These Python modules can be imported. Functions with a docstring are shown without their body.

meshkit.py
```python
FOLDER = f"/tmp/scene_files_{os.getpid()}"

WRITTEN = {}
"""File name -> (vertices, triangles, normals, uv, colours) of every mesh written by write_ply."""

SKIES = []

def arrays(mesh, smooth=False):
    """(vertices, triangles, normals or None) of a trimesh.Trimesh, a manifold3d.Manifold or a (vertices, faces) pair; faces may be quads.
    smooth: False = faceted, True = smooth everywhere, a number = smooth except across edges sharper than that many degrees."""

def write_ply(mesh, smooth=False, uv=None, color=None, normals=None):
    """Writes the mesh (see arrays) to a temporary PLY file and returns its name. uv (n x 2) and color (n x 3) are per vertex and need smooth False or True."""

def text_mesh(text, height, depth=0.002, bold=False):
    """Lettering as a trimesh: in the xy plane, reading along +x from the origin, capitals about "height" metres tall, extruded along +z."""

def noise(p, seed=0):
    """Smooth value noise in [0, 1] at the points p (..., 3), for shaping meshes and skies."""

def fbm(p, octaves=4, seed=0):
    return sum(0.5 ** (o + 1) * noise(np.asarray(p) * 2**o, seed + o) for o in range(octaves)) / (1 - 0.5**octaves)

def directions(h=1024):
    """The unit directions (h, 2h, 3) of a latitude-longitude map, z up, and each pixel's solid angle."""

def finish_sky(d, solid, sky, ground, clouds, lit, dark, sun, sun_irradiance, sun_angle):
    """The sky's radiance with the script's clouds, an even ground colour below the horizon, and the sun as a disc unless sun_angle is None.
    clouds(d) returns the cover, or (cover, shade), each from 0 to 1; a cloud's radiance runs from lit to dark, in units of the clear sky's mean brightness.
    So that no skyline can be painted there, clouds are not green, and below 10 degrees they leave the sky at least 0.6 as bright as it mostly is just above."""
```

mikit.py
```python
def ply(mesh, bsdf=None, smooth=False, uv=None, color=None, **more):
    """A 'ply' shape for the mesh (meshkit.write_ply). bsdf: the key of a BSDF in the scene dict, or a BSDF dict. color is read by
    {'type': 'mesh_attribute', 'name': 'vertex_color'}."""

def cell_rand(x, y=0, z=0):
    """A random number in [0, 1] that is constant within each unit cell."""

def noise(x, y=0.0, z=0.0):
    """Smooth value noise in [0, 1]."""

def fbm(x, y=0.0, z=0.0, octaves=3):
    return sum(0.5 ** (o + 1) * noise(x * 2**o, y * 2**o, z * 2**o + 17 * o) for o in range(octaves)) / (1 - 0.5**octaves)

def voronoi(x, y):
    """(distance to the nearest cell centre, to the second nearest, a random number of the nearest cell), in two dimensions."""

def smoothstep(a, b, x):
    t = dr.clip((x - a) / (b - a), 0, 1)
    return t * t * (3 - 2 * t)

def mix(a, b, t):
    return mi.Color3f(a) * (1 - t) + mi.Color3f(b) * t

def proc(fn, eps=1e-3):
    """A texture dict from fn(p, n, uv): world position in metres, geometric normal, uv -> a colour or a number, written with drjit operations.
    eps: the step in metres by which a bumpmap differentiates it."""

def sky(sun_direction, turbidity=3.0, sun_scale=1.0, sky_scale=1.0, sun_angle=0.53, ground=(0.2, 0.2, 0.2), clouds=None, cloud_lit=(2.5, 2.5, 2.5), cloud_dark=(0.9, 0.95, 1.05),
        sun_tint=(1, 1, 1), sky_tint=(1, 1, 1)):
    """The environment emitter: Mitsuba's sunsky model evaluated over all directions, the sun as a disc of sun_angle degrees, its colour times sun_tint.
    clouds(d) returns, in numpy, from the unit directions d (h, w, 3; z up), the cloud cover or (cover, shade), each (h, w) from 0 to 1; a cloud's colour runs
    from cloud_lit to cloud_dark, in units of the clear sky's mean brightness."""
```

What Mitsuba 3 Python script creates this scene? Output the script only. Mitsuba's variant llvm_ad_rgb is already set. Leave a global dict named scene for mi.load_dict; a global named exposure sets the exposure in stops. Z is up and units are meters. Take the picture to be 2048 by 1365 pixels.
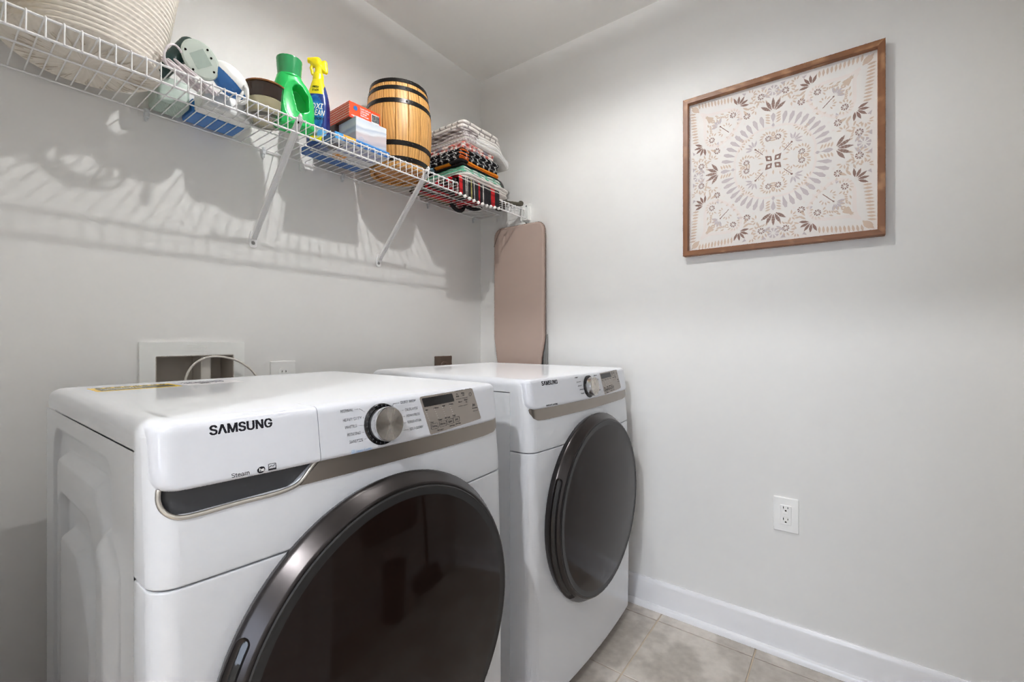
import math, numpy as np, trimesh, manifold3d, mitsuba as mi, mikit, meshkit
import drjit as dr
from shapely.geometry import Polygon, Point, LineString, box as sbox
from shapely import affinity
from shapely.ops import unary_union
T = mi.ScalarTransform4f
V = lambda *a: np.array(a, float)
rng = np.random.default_rng(7)

def lin(r, g=None, b=None):
    c = np.array([r, r if g is None else g, r if b is None else b], float) / 255
    return [float(x) for x in np.where(c < .04045, c / 12.92, ((c + .055) / 1.055) ** 2.4)]

scene, labels = {}, {}
# ---------------------------------------------------------------- camera, light, exposure
F, YAW, CY = 893.12, 0.6443, 678.88
CAM = V(-1.8069, -1.5663, 1.0953)
AX = V(math.cos(YAW), math.sin(YAW), 0)
scene['camera'] = {'type': 'perspective', 'fov': math.degrees(2 * math.atan(1024 / F)), 'fov_axis': 'x', 'near_clip': .02,
                   'principal_point_offset_y': (682.5 - CY) / 1365,
                   'to_world': T().look_at(origin=CAM.tolist(), target=(CAM + AX).tolist(), up=[0, 0, 1])}
exposure = 0.03
LAMP = V(-.931, -.884, 2.352)
LAMP_R, LAMP_L = .014, [3250, 3240, 3205]
UP_L = [1000, 998, 994]
HALL = V(-2.70, -1.42, 2.36)
HALL_R, HALL_L = .034, [1900, 1930, 1990]
WINDOW_L = [3.7, 4.4, 5.5]

# ---------------------------------------------------------------- materials
def diffuse(c): return {'type': 'twosided', 'bsdf': {'type': 'diffuse', 'reflectance': {'type': 'rgb', 'value': c}}}
def prin(c, rough=.4, **k):
    return {'type': 'twosided', 'bsdf': {'type': 'principled', 'base_color': c if isinstance(c, dict) else {'type': 'rgb', 'value': c}, 'roughness': rough, **k}}
VC = {'type': 'mesh_attribute', 'name': 'vertex_color'}
def wall_tone(p, n, uv):
    return mi.Color3f(.725, .718, .702) * (.985 + .03 * mikit.fbm(p.x * 3 + 7, p.y * 3, p.z * 3))
def floor_tone(p, n, uv):
    a = mikit.fbm(p.x * 9 + 3, p.y * 9, 2.0, octaves=4)
    b = mikit.fbm(p.x * 60, p.y * 60 + 5, 1.0)
    v = mikit.smoothstep(.35, .7, a) * .6 + b * .4
    return mikit.mix((.37, .33, .288), (.63, .58, .525), v)
M = dict(
    wall=prin(mikit.proc(wall_tone), .55, specular=.35), ceiling=diffuse(lin(234, 233, 230)),
    trim=prin(lin(232, 232, 234), .22), tile=prin(mikit.proc(floor_tone), .38), grout=diffuse(lin(196, 180, 160)),
    enamel=prin(lin(211, 213, 217), .07), enamel_soft=prin(lin(210, 212, 215), .22), console=prin(lin(211, 213, 219), .10),
    steel=prin(lin(150, 142, 134), .28, metallic=.85), chrome=prin(lin(215, 215, 215), .10, metallic=1.0),
    rim_metal=prin(lin(205, 200, 192), .22, metallic=.9), darkring=prin(lin(58, 55, 55), .27, metallic=.9),
    glass_door=prin(lin(22, 14, 12), .015, specular=.21), blackgloss=prin(lin(14, 14, 15), .06), black=prin(lin(24, 24, 25), .4),
    darkgrey=prin(lin(58, 58, 60), .35), recess=prin(lin(50, 51, 54), .45), ink=diffuse(lin(34, 34, 38)), greyink=diffuse(lin(88, 88, 92)),
    blueink=diffuse(lin(150, 175, 205)), whiteink=diffuse(lin(232, 232, 232)), panelgrey=prin(lin(148, 140, 133), .25, metallic=.35),
    wire=prin(lin(236, 236, 236), .25), clearplastic=prin(lin(205, 208, 210), .15), whiteplastic=prin(lin(232, 233, 230), .3),
    plate=prin(lin(236, 236, 234), .25), brownplate=prin(lin(92, 76, 66), .4), pvc=prin(lin(172, 164, 154), .5), pipe=prin(lin(205, 200, 192), .4),
    fabric=prin(VC, .9, specular=.1), gloss=prin(VC, .2), satin=prin(VC, .45), boxprint=prin(VC, .4), 
    green=prin(lin(30, 186, 88), .28), greencap=prin(lin(46, 140, 84), .18), yellow=prin(lin(246, 226, 20), .3),
    mint=prin(lin(206, 217, 207), .35), mintdark=prin(lin(172, 188, 178), .4), teal=prin(lin(20, 48, 46), .3), cord=prin(lin(214, 206, 208), .45),
    blueplastic=prin(lin(50, 112, 180), .22), hoop=prin(lin(38, 36, 35), .28, metallic=.8), rivet=prin(lin(52, 50, 50), .3, metallic=.8),
    wax=prin(lin(222, 212, 172), .35), soot=prin(lin(60, 42, 32), .3), jar={'type': 'dielectric', 'int_ior': 1.35}, amber=prin(lin(122, 76, 34), .15),
    taupe=prin(lin(172, 152, 142), .85, specular=.1), taupedark=prin(lin(116, 98, 90), .85), framegrey=prin(lin(120, 120, 118), .5),
    plush=prin(lin(226, 206, 150), .9), leather=prin(lin(60, 42, 34), .7), olive=prin(lin(66, 62, 50), .7), charcoal=prin(lin(60, 58, 57), .75), blackcloth=prin(lin(18, 18, 19), .85),
    artbg=diffuse(lin(228, 224, 220)), arttan=diffuse(lin(205, 186, 170)), artmauve=diffuse(lin(194, 185, 186)), artbrown=diffuse(lin(142, 118, 110)), artpale=diffuse(lin(229, 220, 215)),
    pom=prin(lin(238, 236, 232), .9), screw=prin(lin(150, 150, 150), .3, metallic=.9), hole=diffuse(lin(18, 16, 14)),
    carton=prin(lin(40, 30, 28), .5), lampbase=prin(lin(230, 230, 228), .3), blacktub=prin(lin(10, 10, 11), .3),
)
scene.update({'mat_' + k: v for k, v in M.items()})
scene['mat_knobface'] = {'type': 'twosided', 'bsdf': {'type': 'roughconductor', 'alpha_u': .30, 'alpha_v': .07, 'specular_reflectance': {'type': 'rgb', 'value': lin(205, 198, 190)}, 'material': 'none'}}

# ---------------------------------------------------------------- helpers
used = {}
def newkey(k):
    n = used.get(k, 0); used[k] = n + 1
    return k if n == 0 else f'{k}_{n:03d}'
def put(key, mesh, mat, smooth=30, parent=None, label=None, cat=None, group=None, kind=None, color=None, uv=None, to=None, **kw):
    k = newkey((parent + '__' if parent else '') + key)
    if color is not None or uv is not None: smooth = True if smooth else False
    sh = mikit.ply(mesh, 'mat_' + mat, smooth=smooth, color=color, uv=uv, **kw) if not isinstance(mesh, dict) else {**mesh}
    if to is not None: sh['to_world'] = to
    scene[k] = sh
    L = {a: b for a, b in (('label', label), ('category', cat), ('group', group), ('kind', kind)) if b}
    if L: labels[k] = L
    return k
def thing(name, label, cat, group=None, kind=None):
    k = newkey(name); labels[k] = {a: b for a, b in (('label', label), ('category', cat), ('group', group), ('kind', kind)) if b}
    return k
def cat(ms): return trimesh.util.concatenate([m if isinstance(m, trimesh.Trimesh) else trimesh.Trimesh(*m, process=False) for m in ms])
def man(m):
    m = m if isinstance(m, trimesh.Trimesh) else trimesh.Trimesh(*m, process=False)
    m = m.copy(); m.merge_vertices()
    return manifold3d.Manifold(manifold3d.Mesh(np.asarray(m.vertices, np.float32), np.asarray(m.faces, np.uint32)))
def tri(mf):
    m = mf.to_mesh(); return trimesh.Trimesh(m.vert_properties[:, :3], m.tri_verts, process=True)
def bx(x0, x1, y0, y1, z0, z1): 
    m = trimesh.creation.box((x1 - x0, y1 - y0, z1 - z0)); m.apply_translation(((x0 + x1) / 2, (y0 + y1) / 2, (z0 + z1) / 2)); return m
def rbox(x0, x1, y0, y1, z0, z1, r=.004, seg=6):
    s = manifold3d.Manifold.sphere(r, seg * 2)
    return tri(manifold3d.Manifold.batch_hull([s.translate((x, y, z)) for x in (x0 + r, x1 - r) for y in (y0 + r, y1 - r) for z in (z0 + r, z1 - r)]))
def cyl(p0, p1, r, n=16, r1=None):
    return tri(manifold3d.Manifold.cylinder(float(np.linalg.norm(V(*p1) - V(*p0))), r, r if r1 is None else r1, n).transform(frame(p0, V(*p1) - V(*p0))))
def frame(o, z):
    z = np.asarray(z, float) / np.linalg.norm(z); x = np.cross([0, 0, 1] if abs(z[2]) < .9 else [1, 0, 0], z); x /= np.linalg.norm(x); y = np.cross(z, x)
    return np.column_stack([x, y, z, np.asarray(o, float)])
def tube(pts, r, n=8, closed=False):
    P = np.asarray(pts, float); k = len(P)
    t = np.roll(P, -1, 0) - np.roll(P, 1, 0) if closed else np.gradient(P, axis=0)
    t /= np.maximum(np.linalg.norm(t, axis=1, keepdims=True), 1e-12)
    nrm = np.cross(t[0], [0, 0, 1] if abs(t[0][2]) < .9 else [1, 0, 0]); nrm /= np.linalg.norm(nrm)
    ang = np.arange(n) * 2 * math.pi / n; v = []
    rr = np.broadcast_to(np.asarray(r, float), (k,))
    for i in range(k):
        nrm = nrm - t[i] * (nrm @ t[i]); nrm /= np.linalg.norm(nrm); b = np.cross(t[i], nrm)
        v.append(P[i] + rr[i] * (np.cos(ang)[:, None] * nrm + np.sin(ang)[:, None] * b))
    v = np.vstack(v); f = []
    for i in range(k if closed else k - 1):
        j = (i + 1) % k
        for a in range(n):
            b = (a + 1) % n; f += [(i * n + a, i * n + b, j * n + b), (i * n + a, j * n + b, j * n + a)]
    if not closed:
        v = np.vstack([v, P[0], P[-1]])
        for a in range(n):
            b = (a + 1) % n; f += [(k * n, b, a), (k * n + 1, (k - 1) * n + a, (k - 1) * n + b)]
    return trimesh.Trimesh(v, np.array(f), process=False)
def spline(pts, n=24):
    from scipy.interpolate import CubicSpline
    P = np.asarray(pts, float); d = np.r_[0, np.cumsum(np.linalg.norm(np.diff(P, axis=0), axis=1))]
    return CubicSpline(d, P)(np.linspace(0, d[-1], n))
def loft(rings, cap=True):
    R = np.asarray(rings, float); k, n = R.shape[:2]; v = R.reshape(-1, 3); f = []
    a = np.arange(n); b = (a + 1) % n
    for i in range(k - 1):
        f.append(np.stack([i * n + a, i * n + b, (i + 1) * n + b], 1)); f.append(np.stack([i * n + a, (i + 1) * n + b, (i + 1) * n + a], 1))
    if cap:
        v = np.vstack([v, R[0].mean(0), R[-1].mean(0)])
        f.append(np.stack([b, a, a * 0 + k * n], 1)); f.append(np.stack([(k - 1) * n + a, (k - 1) * n + b, a * 0 + k * n + 1], 1))
    m = trimesh.Trimesh(v, np.vstack(f), process=False)
    if m.volume < 0: m.invert()
    return m
def lathe(prof, n=48, axis_o=(0, 0, 0), axis_z=(0, 0, 1), sx=1, sy=1):
    a = np.arange(n) * 2 * math.pi / n; prof = [(max(r, 1e-5), z) for r, z in prof]
    m = loft([np.stack([r * np.cos(a) * sx, r * np.sin(a) * sy, a * 0 + z], 1) for r, z in prof])
    A = frame(axis_o, axis_z); m.apply_transform(np.vstack([A, [0, 0, 0, 1]])); return m
def blob(bones, edge=.006, it=8):
    """bones: list of lists of (point, radius): hulls of spheres, joined, refined and smoothed."""
    parts = []
    for b in bones:
        parts.append(manifold3d.Manifold.batch_hull([manifold3d.Manifold.sphere(r, 20).translate(tuple(map(float, p))) for p, r in b]))
    m = manifold3d.Manifold.batch_boolean(parts, manifold3d.OpType.Add).refine_to_length(edge)
    t = tri(m); trimesh.smoothing.filter_taubin(t, iterations=it); return t
def prism(poly, h, z0=0.):
    ms = []
    for g in getattr(poly, 'geoms', [poly]):
        if g.area > 1e-10:
            m = trimesh.creation.extrude_polygon(g, h, engine='earcut'); m.apply_translation((0, 0, z0)); ms.append(m)
    return cat(ms)
def rrect(x0, x1, y0, y1, r): return sbox(x0 + r, y0 + r, x1 - r, y1 - r).buffer(r, quad_segs=6)
def warp(m, fn): m = m.copy(); m.vertices = fn(np.asarray(m.vertices)); return m
def grid(nu, nv, fn):
    u, v = np.meshgrid(np.linspace(0, 1, nu), np.linspace(0, 1, nv), indexing='ij')
    P = fn(u.ravel(), v.ravel()); i = np.arange(nu * nv).reshape(nu, nv); a, b, c, d = i[:-1, :-1].ravel(), i[1:, :-1].ravel(), i[1:, 1:].ravel(), i[:-1, 1:].ravel()
    return trimesh.Trimesh(P, np.vstack([np.stack([a, b, c], 1), np.stack([a, c, d], 1)]), process=False)
def thick(m, t):
    """A sheet grid given thickness t (a vector or a distance along its normals)."""
    n = m.vertex_normals * t if np.isscalar(t) else np.asarray(t)
    a = np.asarray(m.vertices); k = len(a); e = m.edges_sorted
    uq, inv, cnt = np.unique(e, axis=0, return_inverse=True, return_counts=True)
    be = m.edges[cnt[inv.ravel()] == 1]
    f = np.vstack([m.faces, m.faces[:, ::-1] + k, np.stack([be[:, 1], be[:, 0], be[:, 0] + k], 1), np.stack([be[:, 1], be[:, 0] + k, be[:, 1] + k], 1)])
    return trimesh.Trimesh(np.vstack([a, a - n]), f, process=False)
TXT = {}
def text2d(s, h, bold=False, wx=1.0):
    if (s, bold) not in TXT: TXT[(s, bold)] = meshkit.text_mesh(s, 1.0, .02, bold)
    m = TXT[(s, bold)].copy(); m.apply_scale((h * wx, h, .02)); return m
def hexcol(n, *c): return np.tile(np.array(c, float), (n, 1))

# ================================================================= THE SETTING
HC, XW, YF = 2.4704, -1.86, -2.06          # ceiling, left wall, front wall
def struct(name, mesh, mat, **k): return put(name, mesh, mat, kind='structure', **k)
BOX = (-1.404, -1.203, .86, 1.047)          # opening of the washer outlet box in the back wall
bw = man(bx(XW - .12, .12, 0, .14, 0, HC)) - man(bx(BOX[0], BOX[1], -.01, .095, BOX[2], BOX[3]))
struct('wall_back', tri(bw), 'wall', smooth=False)
struct('wall_right', bx(0, .12, YF - .12, .0, 0, HC), 'wall', smooth=False)
struct('wall_front', bx(XW, 0, YF - .12, YF, 0, HC), 'wall', smooth=False)
wl = man(bx(XW - .12, XW, YF - .12, 0, 0, HC)) - man(bx(XW - .2, XW + .1, -1.74, -.95, -.1, 2.04))
struct('wall_left', tri(wl), 'wall', smooth=False)
struct('ceiling', bx(-4.6, .12, -3.2, .14, HC, HC + .1), 'ceiling', smooth=False)
fl = struct('floor', bx(-4.6, .12, -3.2, .14, -.05, -.004), 'grout', smooth=False)
tw, gw = .345, .0045
tile_rng = np.random.default_rng(3)
for i in range(8):
    for j in range(7):
        x1 = -.078 + tw - i * tw; x0 = x1 - tw; y1 = -.975 + 3 * .332 - j * .332; y0 = y1 - .332
        x0, x1, y0, y1 = max(x0 + gw / 2, XW), min(x1 - gw / 2, -.001), max(y0 + gw / 2, YF), min(y1 - gw / 2, -.001)
        if x1 - x0 > .02 and y1 - y0 > .02:
            c = .0015; h = tile_rng.uniform(-.0004, .0004)
            m = tri(manifold3d.Manifold.batch_hull([man(bx(x0, x1, y0, y1, -.006, -c + h)), man(bx(x0 + c, x1 - c, y0 + c, y1 - c, -.006, h))]))
            put('tile', m, 'tile', smooth=False, parent='floor')
# baseboards with shoe moulding
def base_profile(): return [(0, 0), (.0, .116), (.006, .116), (.011, .108), (.013, .10), (.013, .022), (.016, .022), (.022, .018), (.026, .010), (.027, .0)]
def baseboard(name, p0, p1, inward):
    pr = np.array(base_profile()); p0, p1, inward = V(*p0), V(*p1), V(*inward)
    m = loft([[p + inward * a + V(0, 0, 1) * b for a, b in pr] for p in (p0, p1)])
    struct(name, m, 'trim', smooth=25)
baseboard('baseboard_right', (0, YF, 0), (0, 0, 0), (-1, 0, 0))
baseboard('baseboard_back', (XW, 0, 0), (-.027, 0, 0), (0, -1, 0))
baseboard('baseboard_front', (XW + .03, YF, 0), (-.027, YF, 0), (0, 1, 0))
# the door leaf behind the camera (mirrored in the washer's glass) and the hall beyond the opening
dl = bx(-1.85, -1.10, -1.78, -1.745, .012, 2.03)
d1 = struct('door_1', dl, 'trim', smooth=False)
for zz in ((.2, .95), (1.08, 1.88)):
    put('door_panel', tri(manifold3d.Manifold.batch_hull([man(bx(-1.74, -1.21, -1.747, -1.743, *zz)), man(bx(-1.72, -1.23, -1.745, -1.737, zz[0] + .02, zz[1] - .02))])), 'trim', smooth=False, parent=d1)
put('door_handle', cyl((-1.15, -1.78, .98), (-1.15, -1.83, .98), .022, 24), 'chrome', parent=d1)
struct('wall_hall', bx(-4.7, -4.6, -3.2, .14, 0, HC), 'wall', smooth=False)
struct('wall_hall_side', bx(-4.6, XW - .12, -3.3, -3.2, 0, HC), 'wall', smooth=False)
struct('wall_hall_end', bx(-4.6, XW - .12, -.1, .0, 0, HC), 'wall', smooth=False)
w1 = struct('window_1', bx(-4.6, -4.585, -2.3, -.9, .75, 2.2), 'trim', smooth=False)
put('pane', bx(-4.585, -4.58, -2.24, -.96, .81, 2.14), 'trim', smooth=False, parent=w1, emitter={'type': 'area', 'radiance': {'type': 'rgb', 'value': WINDOW_L}})

# ---------------------------------------------------------------- lamps
lk = thing('ceiling_lamp', 'small white semi flush ceiling lamp in the middle of the laundry ceiling', 'lamp')
lo = (LAMP[0], LAMP[1], 0)
put('shade', lathe([(0, LAMP[2] + .030), (.050, LAMP[2] + .030), (.070, LAMP[2] + .022), (.074, LAMP[2] - .023), (.076, LAMP[2] - .023), (.073, LAMP[2] + .024), (.052, LAMP[2] + .034), (0, LAMP[2] + .034)], 48, lo), 'lampbase', parent=lk)
put('stem', cyl((LAMP[0], LAMP[1], LAMP[2] + .032), (LAMP[0], LAMP[1], HC - .01), .008, 20), 'lampbase', parent=lk)
put('canopy', lathe([(0, HC - .014), (.05, HC - .012), (.055, HC), (0, HC)], 40, lo), 'lampbase', parent=lk)
def annulus(r0, r1, z, up):
    a = np.arange(48) * 2 * math.pi / 48; P = np.vstack([np.stack([LAMP[0] + r * np.cos(a), LAMP[1] + r * np.sin(a), a * 0 + z], 1) for r in (r0, r1)]); i = np.arange(48); j = (i + 1) % 48
    f = np.vstack([np.stack([i, i + 48, j + 48], 1), np.stack([i, j + 48, j], 1)]); return trimesh.Trimesh(P, f if up else f[:, ::-1], process=False)
put('bulb', trimesh.creation.uv_sphere(LAMP_R, count=(24, 24)).apply_translation(LAMP), 'whiteplastic', True, parent=lk, emitter={'type': 'area', 'radiance': {'type': 'rgb', 'value': LAMP_L}})
put('upper_lens', annulus(.012, .050, LAMP[2] + .0345, True), 'whiteplastic', False, parent=lk, emitter={'type': 'area', 'radiance': {'type': 'rgb', 'value': UP_L}})
hk = thing('hall_lamp', 'small bare bulb under the ceiling of the hall outside the laundry door', 'lamp')
put('bulb', trimesh.creation.uv_sphere(HALL_R, count=(20, 20)).apply_translation(HALL), 'whiteplastic', smooth=True, parent=hk, emitter={'type': 'area', 'radiance': {'type': 'rgb', 'value': HALL_L}})
put('rod', cyl((HALL[0], HALL[1], HALL[2] + .03), (HALL[0], HALL[1], HC), .008), 'lampbase', parent=hk)

# ================================================================= WASHER AND DRYER (one shape, two machines)
W, DS, H = .69, .655, .982                     # width, depth to the side seam, height; local origin at rear left floor, front towards -y
RC, BOW = .03, .018
ZE, YE = np.array([.0, .25, .5, .8, .897, .985, 1.2]), np.array([-.731, -.735, -.735, -.727, -.717, -.704, -.67])
def yedge(z): return np.interp(z, ZE, YE)
def yfront(x, z, xa=0., xb=W, rc=RC, proud=0.):
    x = np.asarray(x, float); t = (x - W / 2) / (W / 2)
    y = yedge(z) - BOW * (1 - t * t) - proud
    d = np.clip(rc - np.minimum(x - xa, xb - x), 0, rc)
    return y + rc - np.sqrt(np.maximum(rc * rc - d * d, 0))
def ring(z, xa=0., xb=W, rc=RC, proud=0., yback=-DS, inset=0., rl=True, rr=True, rbk=0.):
    s = np.r_[(1 - np.cos(np.linspace(0, math.pi / 2, 8))) if rl else np.linspace(0, 1, 8)]
    e = (1 - np.cos(np.linspace(0, math.pi / 2, 8))) if rr else np.linspace(0, 1, 8)
    xs = np.r_[xa + rc * s, np.linspace(xa + rc, xb - rc, 34)[1:-1], (xb - rc * e)[::-1]]
    xl, xr = (xa if rl else xa - 1), (xb if rr else xb + 1)
    y = yfront(xs, z, xl, xr, rc, proud)
    c = (xa + xb) / 2
    xs = c + (xs - c) * (1 - 2 * inset / (xb - xa)); y = y + inset
    if rbk:
        t = np.linspace(0, math.pi / 2, 7); a, b = rbk * (1 - np.sin(t)), rbk * (1 - np.cos(t))
        rl_ = np.stack([xs[0] + rbk * (1 - np.sin(t)), yback - rbk * (1 - np.cos(t)), t * 0 + z], 1); rr_ = np.stack([xs[-1] - rbk * (1 - np.sin(t[::-1])), yback - rbk * (1 - np.cos(t[::-1])), t * 0 + z], 1)
        ym = np.linspace(yback - rbk, y[0], 8)[1:-1]; sl = np.stack([ym * 0 + xs[0], ym, ym * 0 + z], 1); ym = np.linspace(y[-1], yback - rbk, 8)[1:-1]; sr = np.stack([ym * 0 + xs[-1], ym, ym * 0 + z], 1)
        return np.vstack([rl_, sl, np.stack([xs, y, xs * 0 + z], 1), sr, rr_])
    return np.vstack([[xs[0], yback, z], np.stack([xs, y, xs * 0 + z], 1), [xs[-1], yback, z]])
def shell(z0, z1, nz=12, bevel=.004, **k):
    zs = np.r_[z0, z0 + bevel * .3, z0 + bevel, np.linspace(z0 + bevel, z1 - bevel, nz)[1:-1], z1 - bevel, z1 - bevel * .3, z1]
    ins = np.r_[bevel, bevel * .3, 0, np.zeros(nz - 2), 0, bevel * .3, bevel]
    return loft([ring(z, inset=i, **k) for z, i in zip(zs, ins)])
def overlay(poly, w0, w1, sub=.02, xa=0., xb=W, rc=RC):
    m = prism(poly, w1 - w0, w0) if not isinstance(poly, trimesh.Trimesh) else poly.copy()
    if sub: m = tri(man(m).refine_to_length(sub))
    def fn(p):
        x, z, w = p.T; return np.stack([x, yfront(x, z, xa, xb, rc) - w, z], 1)
    return warp(m, fn)
CP = .008                                       # how far the console stands proud of the front
def on_console(poly, h=.0005, sub=.02): return overlay(poly, CP - .0003, CP + h, sub)
def con_text(s, x, z, h, bold=False, wx=1., center=False, ang=0.):
    m = text2d(s, h, bold, wx)
    if center: m.apply_translation((-(m.bounds[0][0] + m.bounds[1][0]) / 2, 0, 0))
    m.vertices = np.stack([m.vertices[:, 0] + x, m.vertices[:, 1] + z, CP - .0002 + m.vertices[:, 2] * 1.2], 1)
    return warp(m, lambda p: np.stack([p[:, 0], yfront(p[:, 0], p[:, 1]) - p[:, 2], p[:, 1]], 1))
def con_line(pts, wd=.0005): return on_console(LineString(pts).buffer(wd / 2, cap_style=2), .0004)
# side panel with pressed relief
def relief(nu, nv):
    def arch(y0, y1, zt, ch_r, ch_f, r):           # outline of one pressed step: y0 front edge, y1 rear edge (local y), top zt with slanted shoulders
        return Polygon([(y0, .10), (y1, .10), (y1, zt - ch_r), (y1 - ch_r * .9, zt), (y0 + ch_f, zt), (y0, zt - ch_f * 1.0)]).buffer(-r).buffer(r, quad_segs=8)
    steps = [(arch(-.535, -.085, .905, .03, .02, .015), .010, .014), (arch(-.585, -.165, .866, .02, .11, .02), -.017, .018),
             (arch(-.53, -.19, .795, .02, .10, .02), .014, .014), (arch(-.475, -.235, .737, .02, .10, .02), -.019, .018)]
    from shapely import points, distance, contains
    def fn(u, v):
        y, z = -DS * u, .047 + (.941 - .047) * v; p = points(np.stack([y, z], 1)); d = np.zeros_like(y)
        for g, h, w in steps:
            sd = np.where(contains(g, p), distance(g.boundary, p), -distance(g.boundary, p)); t = np.clip(sd / w + .5, 0, 1)
            d += h * t * t * (3 - 2 * t)
        return np.stack([d, y, z], 1)
    return grid(nu, nv, fn)
side_l, side_r = relief(200, 240), relief(90, 110)
side_l.invert(); side_r.vertices[:, 0] = W - side_r.vertices[:, 0]
SAMS = 'S\u039bMSUNG'
PARTS = {}
def proto(name, mesh, mat, smooth=30, **k): PARTS[name] = mikit.ply(mesh, 'mat_' + mat, smooth=smooth, **k); return PARTS[name]
# shared meshes
core = bx(.012, W - .012, -DS - .02, -.005, .05, .95)
proto('core', core, 'enamel_soft', False)
proto('side_l', side_l, 'enamel_soft', 40); proto('side_r', side_r, 'enamel_soft', 40)
def top_cap():
    R, zt = .02, H; rings = []
    for a in np.r_[np.linspace(0, math.pi / 2, 9)]:
        ins = R * (1 - math.cos(a)); z = zt - R + R * math.sin(a)
        r = ring(.9845, inset=ins, yback=-.001 - ins, rbk=.022); r[:, 2] = z; rings.append(r)
    r0 = ring(.9845, yback=-.001, rbk=.022); r0[:, 2] = .9435
    r1 = ring(.9845, yback=-.001, rbk=.022); r1[:, 2] = .955
    # inner field pressed 2.5 mm below the rim
    def inner(ins, z): q = ring(.9845, inset=ins, yback=-.001 - ins, rbk=.022); q[:, 2] = z; return q
    rings = [r0, r1] + rings + [inner(.030, zt), inner(.034, zt - .001), inner(.040, zt - .0025), inner(.05, zt - .003)]
    return loft(rings)
proto('top', top_cap(), 'enamel', 25)
frame_up = shell(.776, .966, 10, .003)
POCKET = Polygon([(.0145, .902), (.214, .902), (.205, .893), (.175, .870), (.165, .866), (.045, .862), (.027, .864), (.0155, .873), (.011, .886), (.011, .895)])
pk = overlay(POCKET.buffer(.0), -.03, .03, .015)
frame_w = tri(man(frame_up) - man(pk))
proto('frame_w', frame_w, 'enamel', 25); proto('frame_d', frame_up, 'enamel', 25)
proto('lower', shell(.045, .7742, 14, .003), 'enamel', 25)
proto('pocket', overlay(POCKET.buffer(-.0005), -.028, -.011, .006), 'recess', 30)
rimline = [(.0115, .9005), (.0108, .887), (.015, .873), (.027, .8635), (.046, .8612), (.10, .8632), (.165, .8655), (.177, .869), (.195, .885), (.212, .900)]
rp = spline(np.array(rimline), 60)
proto('pocket_rim', tube(np.stack([rp[:, 0], yfront(rp[:, 0], rp[:, 1]) - .000, rp[:, 1]], 1), .0032, 8), 'rim_metal', True)
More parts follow.
